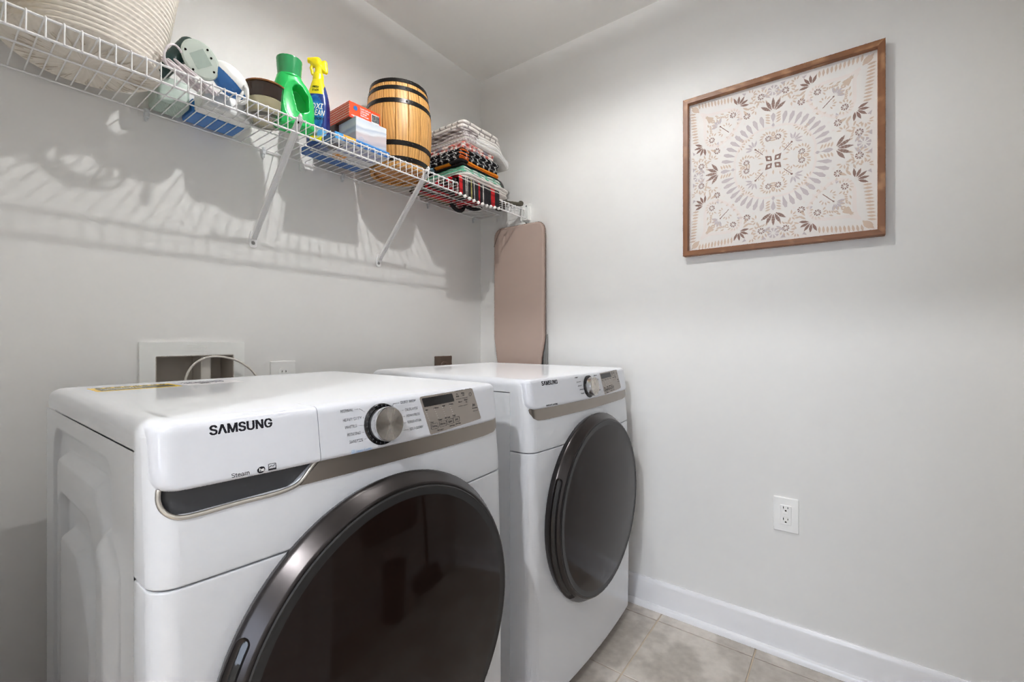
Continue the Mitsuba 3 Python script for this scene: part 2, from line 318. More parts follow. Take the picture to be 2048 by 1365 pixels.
stripW = Polygon([(.216, .900), (.197, .884), (.180, .8665), (.62, .8655), (.655, .868), (.676, .878), (.682, .892), (.682, .900)])
proto('strip_w', overlay(stripW, -.002, .002, .005), 'steel', 25)
stripD = Polygon([(.010, .900), (.013, .886), (.022, .872), (.040, .8645), (.07, .8630), (.62, .8640), (.655, .867), (.674, .877), (.681, .892), (.681, .900)])
stripD = stripD.buffer(-.005).buffer(.005, quad_segs=8)
proto('strip_d', overlay(stripD, -.002, .002, .005), 'steel', 25)
def console(x0, x1, left, right, mat):
    # a slab with rounded lower outer corners
    z0, z1, r = .896, .9815, .020; rings = []
    for z in np.r_[np.array([0, .001, .003, .006, .011, .018, .026, .034]) + z0, np.linspace(z0 + .04, z1 - .012, 6), z1 - .007, z1 - .003, z1 - .0008, z1]:
        t = max(0, 1 - (z - z0) / r); cut = r * (1 - math.sqrt(max(0, 1 - t * t))) * .8
        t2 = max(0, 1 - (z1 - z) / .012); cut2 = .012 * (1 - math.sqrt(max(0, 1 - t2 * t2)))
        e = max(0, .006 - (z - z0)) / .006; e2 = max(0, .010 - (z1 - z)) / .010
        pr = CP - .006 * (1 - math.sqrt(1 - e * e)) - .008 * (1 - math.sqrt(max(0, 1 - e2 * e2)))
        c = cut + cut2
        rings.append(ring(z, x0 + (c if left else 0), x1 - (c if right else 0), .02 if (left or right) else .004, pr, -DS - .01, rl=left, rr=right))
    return loft(rings)
proto('drawer', console(.004, .2105, True, False, 'console'), 'console', 25)
proto('panel_w', console(.2115, W - .010, False, True, 'console'), 'console', 25)
proto('panel_d', console(.005, W - .010, True, True, 'console'), 'console', 25)
proto('logo', cat([con_text(SAMS, .063 + q, .9612, .0120, True, .945) for q in (0, .0006)]), 'ink', False)
KX, KZ = .328, .938
def on_axis(prof, n=56):                           # lathe along the console's normal at the knob
    o = V(KX, float(yfront(KX, KZ)) - CP, KZ); nz = V(0, -1, .12)
    return lathe(prof, n, o, nz)
proto('knob_base', on_axis([(0, -.002), (.0365, -.002), (.0365, .002), (.035, .0035), (.031, .0035), (.030, .001), (0, .001)]), 'blackgloss')
tick = []
for k in range(24):
    a = k * 2 * math.pi / 24
    m = bx(.0312, .0345, -.0006, .0006, .0030, .0040); m.apply_transform(trimesh.transformations.rotation_matrix(a, (0, 0, 1)))
    A = np.vstack([frame(V(KX, float(yfront(KX, KZ)) - CP, KZ), V(0, -1, .12)), [0, 0, 0, 1]]); m.apply_transform(A); tick.append(m)
proto('knob_tick', cat(tick), 'greyink', False)
proto('knob_side', on_axis([(0, .001), (.030, .001), (.0305, .008), (.0305, .020), (.0300, .0225), (.0285, .0232), (0, .0232)]), 'chrome')
def knob_face():
    n, k = 96, 12; A = np.vstack([frame(V(KX, float(yfront(KX, KZ)) - CP, KZ), V(0, -1, .12)), [0, 0, 0, 1]])
    th, rr = np.meshgrid(np.linspace(0, 2 * math.pi, n + 1), np.linspace(.0003, .0287, k), indexing='ij')
    P = np.stack([rr * np.cos(th), rr * np.sin(th), np.full_like(rr, .0236)], -1).reshape(-1, 3); P = trimesh.transform_points(P, A)
    i = np.arange((n + 1) * k).reshape(n + 1, k); a, b, c, d = i[:-1, :-1].ravel(), i[:-1, 1:].ravel(), i[1:, 1:].ravel(), i[1:, :-1].ravel()
    m = trimesh.Trimesh(P, np.vstack([np.stack([a, b, c], 1), np.stack([a, c, d], 1)]), process=False)
    return m, np.stack([th.ravel() / (2 * math.pi), rr.ravel() / .0287], 1)
kf, kuv = knob_face()
proto('knob_face', kf, 'knobface', True, uv=kuv)
# display panel
DISP = Polygon([(.420, .976), (.583, .9785), (.604, .908), (.440, .900)]).buffer(-.004).buffer(.004)
proto('display', on_console(DISP, .0008), 'panelgrey', False)
SCR = Polygon([(.4255, .9725), (.5125, .9740), (.5185, .9570), (.4305, .9550)]).buffer(-.002).buffer(.002)
proto('screen', on_console(SCR, .0014), 'blackgloss', False)
def dtext(items, off=.0009):
    out = []
    for s, x, z, h in items:
        m = con_text(s, x, z, h, center=True); m.vertices[:, 1] -= off; out.append(m)
    return cat(out)
disp_items = [('Hot', .436, .9475, .0030), ('3 times', .462, .9487, .0030), ('High', .484, .950, .0030), ('Heavy', .507, .951, .0030), ('Cold', .446, .922, .0030), ('1 time', .470, .9235, .0030), ('No Spin', .492, .925, .0030), ('Light', .513, .9262, .0030),
              ('Temp.', .4525, .9130, .0042), ('Rinse', .4765, .9142, .0042), ('Spin', .4985, .9155, .0042), ('Soil', .5185, .9168, .0042), ('Pre', .529, .969, .0030), ('Soak', .530, .9645, .0030), ('Delay', .548, .970, .0030), ('End', .549, .9655, .0030), ('Reset', .537, .952, .0032), ('Alarm', .556, .9545, .0030), ('Off', .557, .9495, .0030),
              ('Press to Start', .585, .9335, .0022), ('Child Lock 3"', .468, .9043, .0022), ('Add Steam', .503, .9072, .0022), ('Smart Care', .523, .9085, .0022)]
extra = []
for x, z in ((.4525, .9150), (.4765, .9162), (.4985, .9175), (.5185, .9188)):
    extra.append(on_console(rrect(x - .0098, x + .0098, z - .0052, z + .0052, .002).boundary.buffer(.00025), .0013, .01))
for a, b in (((.523, .9775), (.552, .978)), ((.558, .9782), (.576, .9786)), ((.524, .9598), (.542, .9602)), ((.545, .9603), (.562, .9607)), ((.528, .9443), (.560, .945)), ((.577, .928), (.594, .9285))):
    extra.append(overlay(LineString([a, b]).buffer(.0003), CP, CP + .0013, .01))
for x, z, r in ((.573, .966, .0042),): extra.append(on_console(Point(x, z).buffer(r).difference(Point(x, z).buffer(r - .0006)), .0013, .01))
extra.append(on_console(Polygon([(.578, .944), (.578, .939), (.583, .9415)]).boundary.buffer(.0004), .0013, .01)); extra.append(on_console(sbox(.5845, .939, .5855, .944), .0013, .01))
proto('disp_text', cat([dtext(disp_items)] + extra), 'ink', False)
dots = []
for x0 in (.437, .461, .484, .507):
    for q in range(5): dots.append(on_console(Point(x0 - .004 + q * .0012 * 1.5, .9462 - q * .0045 + (x0 - .437) * .055).buffer(.0006), .0013, 0))
proto('disp_dots', cat(dots), 'whiteink', False)
WLEFT = [('NORMAL', .250, .9672), ('HEAVY DUTY', .2525, .9522), ('WHITES', .2555, .9401), ('BEDDING', .2585, .9276), ('SANITIZE', .261, .9152)]
WRIGHT = [('QUICK WASH', .373, .9682), ('DELICATES', .3825, .9536), ('PERM PRESS', .384, .9420), ('RINSE+SPIN', .3855, .9300), ('SELF CLEAN\u2019', .389, .9168)]
wt = [con_text(s, x, z, .0047, wx=.86) for s, x, z in WLEFT + WRIGHT]
for (s, x, z), e in zip(WLEFT, ((.292, .964), (.2925, .9515), (.291, .9398), (.291, .9275), (.294, .917))):
    m = con_text(s, x, z, .0047, wx=.86); xe = m.bounds[1][0]; wt.append(con_line([(xe + .003, z + .0024), (e[0] - (0.006 if s == 'NORMAL' else 0), e[1] + .0012 if s != 'NORMAL' else z + .0024)] + ([(e[0] + .003, z - .004)] if s == 'NORMAL' else []), .0003))
for (s, x, z), e in zip(WRIGHT, ((.357, .967), (.370, .9545), (.374, .9432), (.374, .9318), (.372, .9197))):
    wt.append(con_line(([(e[0] - .003, z - .002)] if s.startswith('QUICK') else []) + [(e[0], z + .0024), (x - .0025, z + .0024)], .0003))
proto('cycle_text', cat(wt), 'ink', False)
DLEFT = [('NORMAL', .243, .9700), ('HEAVY DUTY', .250, .9552), ('DELICATES', .256, .9427), ('PERM PRESS', .264, .9300), ('BEDDING', .271, .9172)]
DRIGHT = [('QUICK DRY', .372, .9682), ('AIR FLUFF', .3825, .9536), ('TOWELS', .384, .9420), ('WOOL', .3855, .9300), ('TIME DRY', .389, .9168)]
proto('dry_text', cat([con_text(s, x, z, .0040, wx=.8) for s, x, z in DLEFT + DRIGHT] + [con_line([(.287, z + .002), (.292, z + .002)], .0003) for _, _, z in DLEFT]), 'greyink', False)
proto('steam_cycles', cat([con_text('Steam Cycles', .2715, .8985, .0044, wx=.8), on_console(sbox(.2645, .8985, .2695, .9035).boundary.buffer(.0003), .0005), on_console(sbox(.2662, .9, .2678, .902), .0005)]), 'blueink', False)
proto('steam_word', con_text('Steam', .086, .9005, .0056, False, 1.0), 'ink', False)
he = on_console(affinity.rotate(affinity.scale(Point(.1235, .9035).buffer(.005), 1.05, .85), 20), .0005, 0)
proto('he_mark', he, 'ink', False)
hw = con_text('he', .1205, .9015, .0048, True, .9); hw.vertices[:, 1] -= .0005
proto('he_letters', hw, 'whiteink', False)
est = [on_console(sbox(.1335, .9005, .1435, .909).boundary.buffer(.00025), .0005, 0), on_console(sbox(.1335, .9005, .1435, .9025), .0005, 0),
       on_console(LineString([(.1345, .9045), (.137, .9065), (.1395, .905), (.142, .9075)]).buffer(.0003), .0005, 0)]
proto('energy_mark', cat(est), 'ink', False)
proto('multisteam', con_text('MultiSteam\u2122 Technology', .074, .9015, .0040, True, .85), 'ink', False)
# door
DX, DZ, DR = .345, .548, .300
def door_base(x=DX, z=DZ): return float(yfront(x, z))
def door_lathe(prof, n=120):
    return lathe(prof, n, V(DX, door_base() + .012, DZ), V(0, -1, .0))
ringm = door_lathe([(0, 0), (DR - .006, 0), (DR - .002, .010), (DR, .014), (DR, .018), (DR - .003, .023), (DR - .016, .0415), (DR - .018, .0435), (DR - .021, .0442), (DR - .024, .043), (0, .043)])
# finger scoop on the left of the ring
sc = tri(manifold3d.Manifold.batch_hull([manifold3d.Manifold.sphere(.02, 24).scale((1.0, 1.0, 1.0)).translate((DX - (DR + .004) * math.cos(a), door_base() - .035, DZ + (DR + .004) * math.sin(a))) for a in (0,)]))
scoops = []
for a in np.radians(np.linspace(-50, 28, 36)):
    scoops.append(manifold3d.Manifold.sphere(.0115, 20).translate((DX - (DR - .002) * math.cos(a), door_base() - .018, DZ + (DR - .002) * math.sin(a))))
sm = manifold3d.Manifold.batch_boolean([manifold3d.Manifold.batch_hull(scoops[i:i + 2]) for i in range(len(scoops) - 1)], manifold3d.OpType.Add)
ringd = tri(man(ringm) - sm)
proto('door_ring', ringd, 'darkring', 40)
liner = tri(sm ^ man(door_lathe([(0, 0), (DR - .010, 0), (DR - .0065, .011), (DR - .006, .017), (DR - .010, .024), (DR - .021, .039), (0, .039)])))
proto('door_grip', liner, 'blackgloss', 40)
proto('door_gasket', door_lathe([(DR - .027, .038), (DR - .023, .038), (DR - .0225, .0445), (DR - .0245, .0462), (DR - .027, .045)]), 'black')
def dome(R, h, z0, k=14): return [(R * math.sin(t) / math.sin(.42), z0 + h * (math.cos(t) - math.cos(.42)) / (1 - math.cos(.42))) for t in np.linspace(.42, 0, k)]
proto('door_glass', door_lathe([(0, .034), (DR - .027, .034)] + dome(DR - .0255, .015, .0435)), 'glass_door', 50)
for t, (s, y) in enumerate(((-1, -.06), (-1, -.62), (1, -.06), (1, -.62))): proto(f'foot_{t}', cyl((W / 2 + s * .28, y, 0), (W / 2 + s * .28, y, .05), .022, 20), 'black')
def sticker(x0, x1, y0, y1, base, bars, text=()):
    ms, cs = [], []
    def q(x0, x1, y0, y1, h, c): m = bx(x0, x1, y0, y1, H - .0032, H - .003 + h); ms.append(m); cs.append(hexcol(len(m.vertices), *lin(*c)))
    q(x0, x1, y0, y1, .0003, base)
    for a0, a1, b0, b1, c in bars: q(x0 + (x1 - x0) * a0, x0 + (x1 - x0) * a1, y0 + (y1 - y0) * b0, y0 + (y1 - y0) * b1, .0006, c)
    for s, fx, fy, hh, c in text:
        m = text2d(s, hh, True, .8); m.apply_transform(np.diag([1, 1, .1, 1])); m.apply_translation((x0 + (x1 - x0) * fx, y0 + (y1 - y0) * fy, H - .0024)); ms.append(m); cs.append(hexcol(len(m.vertices), *lin(*c)))
    return cat(ms), np.vstack(cs)
def machine(name, xL, yr, dz, label, washer):
    to = T().translate([xL, yr, dz]); k = thing(name, label, 'washing machine' if washer else 'dryer')
    def p(key, pr, parent=None, label=None): return put(key, PARTS[pr], None, parent=parent or k, to=to, label=label, kind='stuff' if key in ('cycle_lettering', 'display_lettering', 'indicator_dots', 'knob_marks') else None)
    p('cabinet', 'core', label='white steel cabinet frame'); p('side_panel', 'side_l', label='pressed white steel side panel'); p('side_panel', 'side_r'); p('top_panel', 'top', label='glossy white top panel')
    p('front_frame', 'frame_w' if washer else 'frame_d'); p('lower_front', 'lower', label='white lower front panel')
    for t in range(4): p('foot', f'foot_{t}', label='black levelling foot')
    strip = p('trim_strip', 'strip_w' if washer else 'strip_d', label='grey metallic trim strip under the control panel')
    if washer:
        d = p('detergent_drawer', 'drawer', label='white detergent drawer front'); p('logo', 'logo', d); p('steam_lettering', 'steam_word', d); p('efficiency_mark', 'he_mark', d); p('efficiency_letters', 'he_letters', d); p('energy_mark', 'energy_mark', d)
        g = p('drawer_grip', 'pocket', label='dark finger recess under the detergent drawer'); p('grip_rim', 'pocket_rim', g, 'shiny metal rim of the finger recess')
        c = p('control_panel', 'panel_w', label='white control panel'); p('cycle_lettering', 'cycle_text', c); p('steam_lettering', 'steam_cycles', c, 'pale blue lettering')
    else:
        c = p('control_panel', 'panel_d', label='white control panel'); p('logo', 'logo', c); p('cycle_lettering', 'dry_text', c); p('steam_lettering', 'multisteam', c)
    kn = p('knob', 'knob_side', label='chrome selector knob'); p('knob_base', 'knob_base', kn, 'black ring behind the knob'); p('knob_marks', 'knob_tick', kn); p('knob_face', 'knob_face', kn, 'brushed metal knob face')
    dp = p('display_panel', 'display', label='grey display panel'); p('screen', 'screen', dp, 'black display screen'); p('display_lettering', 'disp_text', dp); p('indicator_dots', 'disp_dots', dp)
    dr_ = p('door', 'door_ring', label='round door with dark brushed metal ring'); p('door_grip', 'door_grip', dr_, 'black finger scoop'); p('door_gasket', 'door_gasket', dr_); p('door_glass', 'door_glass', dr_, 'dark tinted door glass')
    if washer:
        m, c = sticker(.055, .205, -.150, -.052, (228, 190, 60), [(.06, .94, .12, .70, (92, 84, 62)), (.50, .52, .12, .70, (228, 190, 60))] + [(.08 + .11 * i, .08 + .11 * i + .07, .80, .93, (70, 58, 30)) for i in range(8)] + [(.10, .46, .2 + .12 * i, .24 + .12 * i, (200, 190, 160)) for i in range(4)], [('! WARNING', .09, .42, .012, (226, 214, 170))])
        put('warning_sticker', m, 'gloss', False, parent=k, label='yellow and black warning sticker on the top', color=c, to=to)
        m, c = sticker(.215, .34, -.150, -.052, (232, 230, 232), [(.30, .46, .30, .46, (70, 80, 78))] + [(.05 + .02 * i, .85 - .03 * i, .88 - .13 * i, .93 - .13 * i, (120, 118, 130)) for i in range(4)], [])
        put('instruction_sticker', m, 'gloss', False, parent=k, label='white instruction sticker with small print', color=c, to=to)
    return k
machine('washing_machine', -1.637, -.165, .006, 'white front loading washing machine with detergent drawer nearest the camera', True)
machine('dryer', -.79, -.140, 0, 'white front loading dryer standing beside the right wall with plain grey strip', False)

# ================================================================= WIRE SHELF
ZD, YL, ZL = 1.7285, -.305, 1.688
DECK = ZD + .0052
shelf = thing('wire_shelf', 'long white ventilated wire shelf running along the back wall above the machines', 'shelf')
x_end, x_start = -.012, -1.852
def rail(name, y, z, r, x0=x_start, x1=x_end): put(name, tube([(x0, y, z), ((x0 + x1) / 2, y, z), (x1, y, z)], r, 10), 'wire', True, parent=shelf)
rail('rear_rail', -.008, ZD, .0027); rail('middle_rail', -.150, ZD, .0022); rail('upper_front_rail', YL + .003, ZD, .0027); rail('lower_front_rail', YL + .0015, ZL, .0029)
wp = [(0, -.004, ZD + .0038), (0, -.15, ZD + .0038), (0, YL + .004, ZD + .0038), (0, YL - .0002, ZD + .0026), (0, YL - .0024, ZD - .002), (0, YL - .0022, ZD - .01), (0, YL - .0022, ZL + .01), (0, YL - .0022, ZL - .001)]
wm = mikit.ply(tube(wp, .0015, 6), 'mat_wire', smooth=True)
PITCH = .02636
xi = -1.7084 + PITCH * 64
while xi > x_start:
    if xi < x_end: put('deck_wire', wm, None, parent=shelf, to=T().translate([xi, 0, 0]))
    xi -= PITCH
for cx in (-1.425, -1.113, -.821, -.378, -.066):
    put('wall_clip', cat([rbox(cx - .006, cx + .006, -.014, -.0005, ZD - .016, ZD + .008, .003), cyl((cx, -.013, ZD + .001), (cx, -.0165, ZD + .001), .0045, 12), rbox(cx - .004, cx + .004, -.010, -.0005, ZD - .026, ZD - .012, .002)]), 'clearplastic', parent=shelf, label='small translucent wall clip')
put('wall_clip', cat([rbox(-.988, -.970, -.006, -.0005, ZD - .032, ZD + .012, .002), cyl((-.979, -.004, ZD - .02), (-.979, -.009, ZD - .02), .005, 16), rbox(-.985, -.973, -.014, -.001, ZD - .006, ZD + .006, .002)]), 'whiteplastic', parent=shelf, label='white screwed wall clip above the nearer brace')
eb = cat([rbox(-.006, -.0005, -.328, -.272, ZL - .030, ZD + .032, .002), rbox(-.024, -.0005, -.326, -.276, ZL - .010, ZL - .006, .0015), rbox(-.026, -.0005, -.284, -.279, ZL - .012, ZD + .02, .0018), rbox(-.026, -.0005, -.326, -.322, ZL - .012, ZD + .018, .0018)])
e1 = put('end_bracket', eb, 'whiteplastic', parent=shelf, label='white end bracket screwed to the right wall')
for z in (ZL - .022, ZD + .022): put('screw', cyl((-.0055, -.302, z), (-.008, -.302, z), .004, 14), 'screw', parent=e1)
def bracket(x, label):
    k = thing('shelf_brace', label, 'bracket', 'diagonal braces under the wire shelf')
    p0, p1 = V(x, YL + .001, ZD + .004), V(x, -.006, 1.424)
    d = (p1 - p0) / np.linalg.norm(p1 - p0); nrm = np.cross(d, V(1, 0, 0)); w = .0085
    def sec(p, w, h): return [p + V(a, 0, 0) + nrm * b for a, b in ((-w, -h), (w, -h), (w, h), (w - .0012, h), (w - .0012, -h + .0014), (-w + .0012, -h + .0014), (-w + .0012, h), (-w, h))]
    put('strut', loft([sec(p0, w, .004), sec(p0 + d * .03, w, .005), sec(p1 - d * .03, w, .005), sec(p1, w, .004)]), 'wire', False, parent=k)
    put('top_hook', tube([(x, YL + .004, ZD - .002), (x, YL - .004, ZD + .008), (x, YL - .002, ZD + .014), (x, YL + .008, ZD + .010)], .004, 8), 'wire', True, parent=k)
    put('bolt_hole', cyl(p0 + d * .014 - nrm * .0052, p0 + d * .014 - nrm * .0020, .0032, 12), 'hole', parent=k)
    f = put('foot_plate', tri(manifold3d.Manifold.batch_hull([man(rbox(x - .012, x + .012, -.004, -.0005, 1.402, 1.43, .0015)), man(rbox(x - .007, x + .007, -.004, -.0005, 1.396, 1.452, .0015))])), 'wire', parent=k)
    put('screw', lathe([(0, .004), (.0032, .004), (.005, .0025), (.0062, 0), (0, 0)], 20, (x, -.004, 1.412), (0, -1, 0)), 'screw', parent=f)
bracket(-1.144, 'white diagonal shelf brace below the green bottle')
bracket(-.652, 'white diagonal shelf brace below the barrel, nearer the room corner')

# ================================================================= PICTURE
YC, ZC, XA = -1.3585, 1.7172, -.0085
pic = thing('framed_picture', 'square framed mandala print in a brown wooden frame on the right wall', 'picture')
def art(m, h=.0004): return warp(m, lambda p: np.stack([XA - p[:, 2], YC - p[:, 0], ZC + p[:, 1]], 1))
put('canvas', art(bx(-.2845, .2845, -.2845, .2845, -.007, 0)), 'artbg', False, parent=pic, label='off white print with leaf and flower ornament')
HO, HI, FD = .3010, .2825, .030
def wood_col(P, along, a=(128, 84, 54), b=(92, 58, 38), c=(166, 118, 84), seed=0):
    q = np.stack([P @ along * 3, P[:, 0] * 0 + seed * 7.3, P[:, 0] * 0], 1)
    acr = P - np.outer(P @ along, along); q2 = np.stack([P @ along * 6, acr.sum(1) * 220, acr[:, 1] * 130 + seed], 1)
    t = meshkit.fbm(q2, 4, seed)[:, None]; u = meshkit.fbm(np.stack([P @ along * 30, acr.sum(1) * 60, q[:, 1]], 1), 3, seed + 9)[:, None]
    col = np.array(lin(*b)) * (1 - t) + np.array(lin(*a)) * t; k = np.clip((u - .58) * 6, 0, 1) * .6
    return col * (1 - k) + np.array(lin(*c)) * k
for s, (rot, nm) in enumerate(((0, 'top'), (90, 'l'), (180, 'b'), (270, 'r'))):
    # a mitred bar along +u at the top, rotated into place
    g = Polygon([(-HO, HO), (HO, HO), (HI, HI), (-HI, HI)]); b = .0012; n = 60
    prof = [(HO, 0), (HO, FD - b), (HO - b, FD), (HI + b, FD), (HI, FD - b), (HI, -.0075 - XA * 0 + .0085 - .0085)]
    rings = []
    for t in np.linspace(-1, 1, n): rings.append([(t * v, v, w) for v, w in prof])
    m = loft(rings); m.apply_transform(trimesh.transformations.rotation_matrix(math.radians(rot), (0, 0, 1)))
    m.vertices = np.stack([-m.vertices[:, 2], YC - m.vertices[:, 0], ZC + m.vertices[:, 1]], 1); m.fix_normals()
    m = trimesh.Trimesh(*trimesh.remesh.subdivide_to_size(m.vertices, m.faces, .012)[:2], process=False)
    col = wood_col(np.asarray(m.vertices), V(0, 1, 0) if s % 2 == 0 else V(0, 0, 1), (142, 92, 56), (100, 62, 38), (178, 134, 96), s)
    put('frame_bar', m, 'satin', False, parent=pic, color=col, label='brown stained wooden frame bar' if s == 0 else None)
S = .2825
def leaf(x, y, L, w, a, point=.5):
    t = np.linspace(0, 1, 9); p = np.r_[np.stack([t * L, w / 2 * np.sin(math.pi * t ** (math.log(.5) / math.log(point)))], 1), np.stack([t[::-1] * L, -w / 2 * np.sin(math.pi * t[::-1] ** (math.log(.5) / math.log(point)))], 1)[1:-1]]
    c, s = math.cos(a), math.sin(a); return Polygon(np.stack([x + p[:, 0] * c - p[:, 1] * s, y + p[:, 0] * s + p[:, 1] * c], 1))
A_ = {'arttan': [], 'artmauve': [], 'artbrown': [], 'artpale': []}
def sym(col, g, mirror=True):
    for r in range(4):
        A_[col].append(affinity.rotate(g, 90 * r, origin=(0, 0)))
        if mirror: A_[col].append(affinity.rotate(affinity.scale(g, -1, 1, origin=(0, 0)), 90 * r, origin=(0, 0)))
def rosette(x, y, r, col='artbrown', n=8, mirror=True):
    for k in range(n):
        a0 = 2 * math.pi * k / n + .2; da = math.pi / n * .72
        sym(col, Polygon([(x + r * .28 * math.cos(a0), y + r * .28 * math.sin(a0)), (x + r * math.cos(a0 - da), y + r * math.sin(a0 - da)), (x + r * 1.04 * math.cos(a0), y + r * 1.04 * math.sin(a0)), (x + r * math.cos(a0 + da), y + r * math.sin(a0 + da))]), mirror)
def curl(cx, cy, R, a0, a1, n, L=.055, w=.022, lean=.5, col='arttan', mirror=True):
    for k, a in enumerate(np.linspace(a0, a1, n)):
        sgn = 1 if a1 > a0 else -1; sym(col, leaf(cx + R * math.cos(a), cy + R * math.sin(a), L, w, a - sgn * lean), mirror)
D2R = math.pi / 180
pet = Polygon([(.012, .012), (.075, .020), (.088, .088), (.020, .075)]); sym('artbrown', pet.difference(Polygon([(.033, .033), (.058, .036), (.062, .062), (.036, .058)])), False)
sym('arttan', leaf(0, .10, .06, .022, math.pi / 2), False); sym('artpale', leaf(.06, .1, .05, .02, 1.1))
rosette(.052, .297, .034); curl(.058, .297, .052, -30 * D2R, 215 * D2R, 11, .048, .020, .6); curl(.075, .19, .02, -80 * D2R, 60 * D2R, 4, .04, .016, .4)
sym('artbrown', LineString([(.115, .115), (.195, .195)]).buffer(.004), False); sym('artbrown', Point(.195, .195).buffer(.012), False)
for a in (-38, -19, 0, 19, 38): sym('artmauve', leaf(.207 + .02 * math.cos((45 + a * 1.5) * D2R), .207 + .02 * math.sin((45 + a * 1.5) * D2R), .085, .024, (45 + a * 1.55) * D2R), False)
for q in (.125, .145, .165): sym('arttan', leaf(q + .008, q - .008, .03, .013, 10 * D2R))
th = np.linspace(0, 2 * math.pi, 289); rr = .425 + .035 * np.abs(np.sin(2 * (th)) ) ** .7 * 1.0
A_['artpale'].append(Polygon(np.stack([(rr + .012) * np.cos(th), (rr + .012) * np.sin(th)], 1)).difference(Polygon(np.stack([(rr - .012) * np.cos(th), (rr - .012) * np.sin(th)], 1))))
for k, a in enumerate(np.linspace(13, 77, 9)):
    c, s = math.cos(a * D2R), math.sin(a * D2R); i, o, w = .455, .60, .026
    P = lambda r, t: (r * c - t * s, r * s + t * c); sym('artmauve', Polygon([P(i, .002), P(o - .045, w), P(o + .004, w * .45), P(o + .004, -w * .45), P(o - .045, -w), P(i, -.002)]), False)
sym('artmauve', leaf(0, .425, .055, .034, math.pi / 2), False); sym('artmauve', leaf(0, .475, .13, .05, math.pi / 2, .65), False)
for q in range(4): sym('arttan', leaf(.03, .48 + q * .034, .062, .022, (28 - 3 * q) * D2R))
for a in (0, 27, 54):
    L0 = .150 - .012 * (a > 40)
    for q in range(5):      # each palmette leaf is printed as a few hatched pieces
        g = leaf(.030 * math.sin(a * D2R), .615 + .030 * math.cos(a * D2R), L0, .038, (90 - a) * D2R); lo_, hi_ = q * L0 / 5 + .001, (q + 1) * L0 / 5 - .0012
        band = affinity.translate(affinity.rotate(sbox(lo_, -.1, hi_, .1), (90 - a), origin=(0, 0)), .030 * math.sin(a * D2R), .615 + .030 * math.cos(a * D2R)); sym('artbrown', g.intersection(band), a > 0)
rosette(0, .885, .062, 'artmauve', 8, False); rosette(.132, .843, .038); curl(.135, .843, .056, -60 * D2R, 200 * D2R, 10, .052, .02, .55); curl(.185, .70, .02, -70 * D2R, 110 * D2R, 5, .05, .02, .3)
sym('artmauve', leaf(.03, .80, .10, .032, 40 * D2R)); sym('artmauve', Polygon([(.075, .955), (.135, .955), (.105, .915)])); sym('arttan', leaf(.215, .79, .06, .022, 20 * D2R)); sym('arttan', leaf(.225, .74, .06, .022, -10 * D2R))
rosette(.292, .647, .038); rosette(.453, .711, .036)
for a in (66, 96, 126, 156, 186): sym('artbrown', leaf(.394 + .024 * math.cos(a * D2R), .806 + .024 * math.sin(a * D2R), .105, .030, a * D2R))
sym('arttan', leaf(.34, .77, .09, .028, 215 * D2R)); sym('arttan', leaf(.33, .73, .09, .028, 240 * D2R))
for k in range(11): sym('arttan', leaf(.47 + .039 * k, .872 + .004 * k, .085, .026, (88 - k * .8) * D2R))
sym('arttan', leaf(.875, .865, .12, .045, 62 * D2R)); sym('arttan', leaf(.87, .87, .15, .05, 45 * D2R), False)
curl(.30, .40, .05, 200 * D2R, 330 * D2R, 6, .045, .018, .4); curl(.25, .90, .03, 90 * D2R, 260 * D2R, 6, .045, .018, .4)
for q in range(4): sym('arttan', leaf(.06 + .03 * q, .745 + .012 * q, .05, .018, (60 - 12 * q) * D2R))
for q in range(5): sym('arttan', leaf(.62 + .03 * q, .66 + .006 * q, .05, .018, (100 - 8 * q) * D2R))
sym('artmauve', Polygon([(.62, .36), (.66, .38), (.63, .41)])); sym('artmauve', Polygon([(.30, .945), (.35, .955), (.32, .915)]))
for a in np.linspace(20, 70, 6): sym('artpale', Polygon([(.645 * math.cos(a * D2R) + dx, .645 * math.sin(a * D2R) + dy) for dx, dy in ((-.016, -.012), (.016, -.010), (.004, .018))]), False)
hp = spline(np.array([(.47, .47), (.40, .56), (.365, .65), (.385, .735), (.46, .785), (.58, .80), (.72, .80), (.84, .84)]), 40)
sym('artpale', LineString(hp).buffer(.018))
sym('artbrown', LineString([(.505, .505), (.605, .605)]).buffer(.004), False); sym('artbrown', Point(.607, .607).buffer(.010), False)
for a in (-56, -28, 0, 28, 56): sym('artmauve', leaf(.618 + .02 * math.cos((45 + a) * D2R), .618 + .02 * math.sin((45 + a) * D2R), .082, .026, (45 + a) * D2R), False)
curl(.455, .705, .052, -20 * D2R, 220 * D2R, 10, .042, .018, .5); curl(.53, .57, .03, 60 * D2R, 170 * D2R, 4, .04, .016, .4)
for k in range(5): sym('arttan', leaf(.545 + .02 * k, .70 + .004 * k, .04, .018, (80 - 10 * k) * D2R))
sym('arttan', leaf(.69, .73, .12, .04, 22 * D2R, .4)); sym('arttan', leaf(.70, .70, .13, .045, 45 * D2R, .4), False); sym('arttan', leaf(.63, .745, .05, .02, 25 * D2R)); sym('arttan', leaf(.56, .755, .05, .018, 20 * D2R))
for q, (x, y) in enumerate(((.44, .52), (.395, .585), (.355, .635))): sym('arttan', Polygon([(x - .02, y), (x + .012, y + .02), (x + .012, y - .015)]))
sym('arttan', Polygon([(.455, .44), (.49, .475), (.47, .495), (.435, .46)]), False)
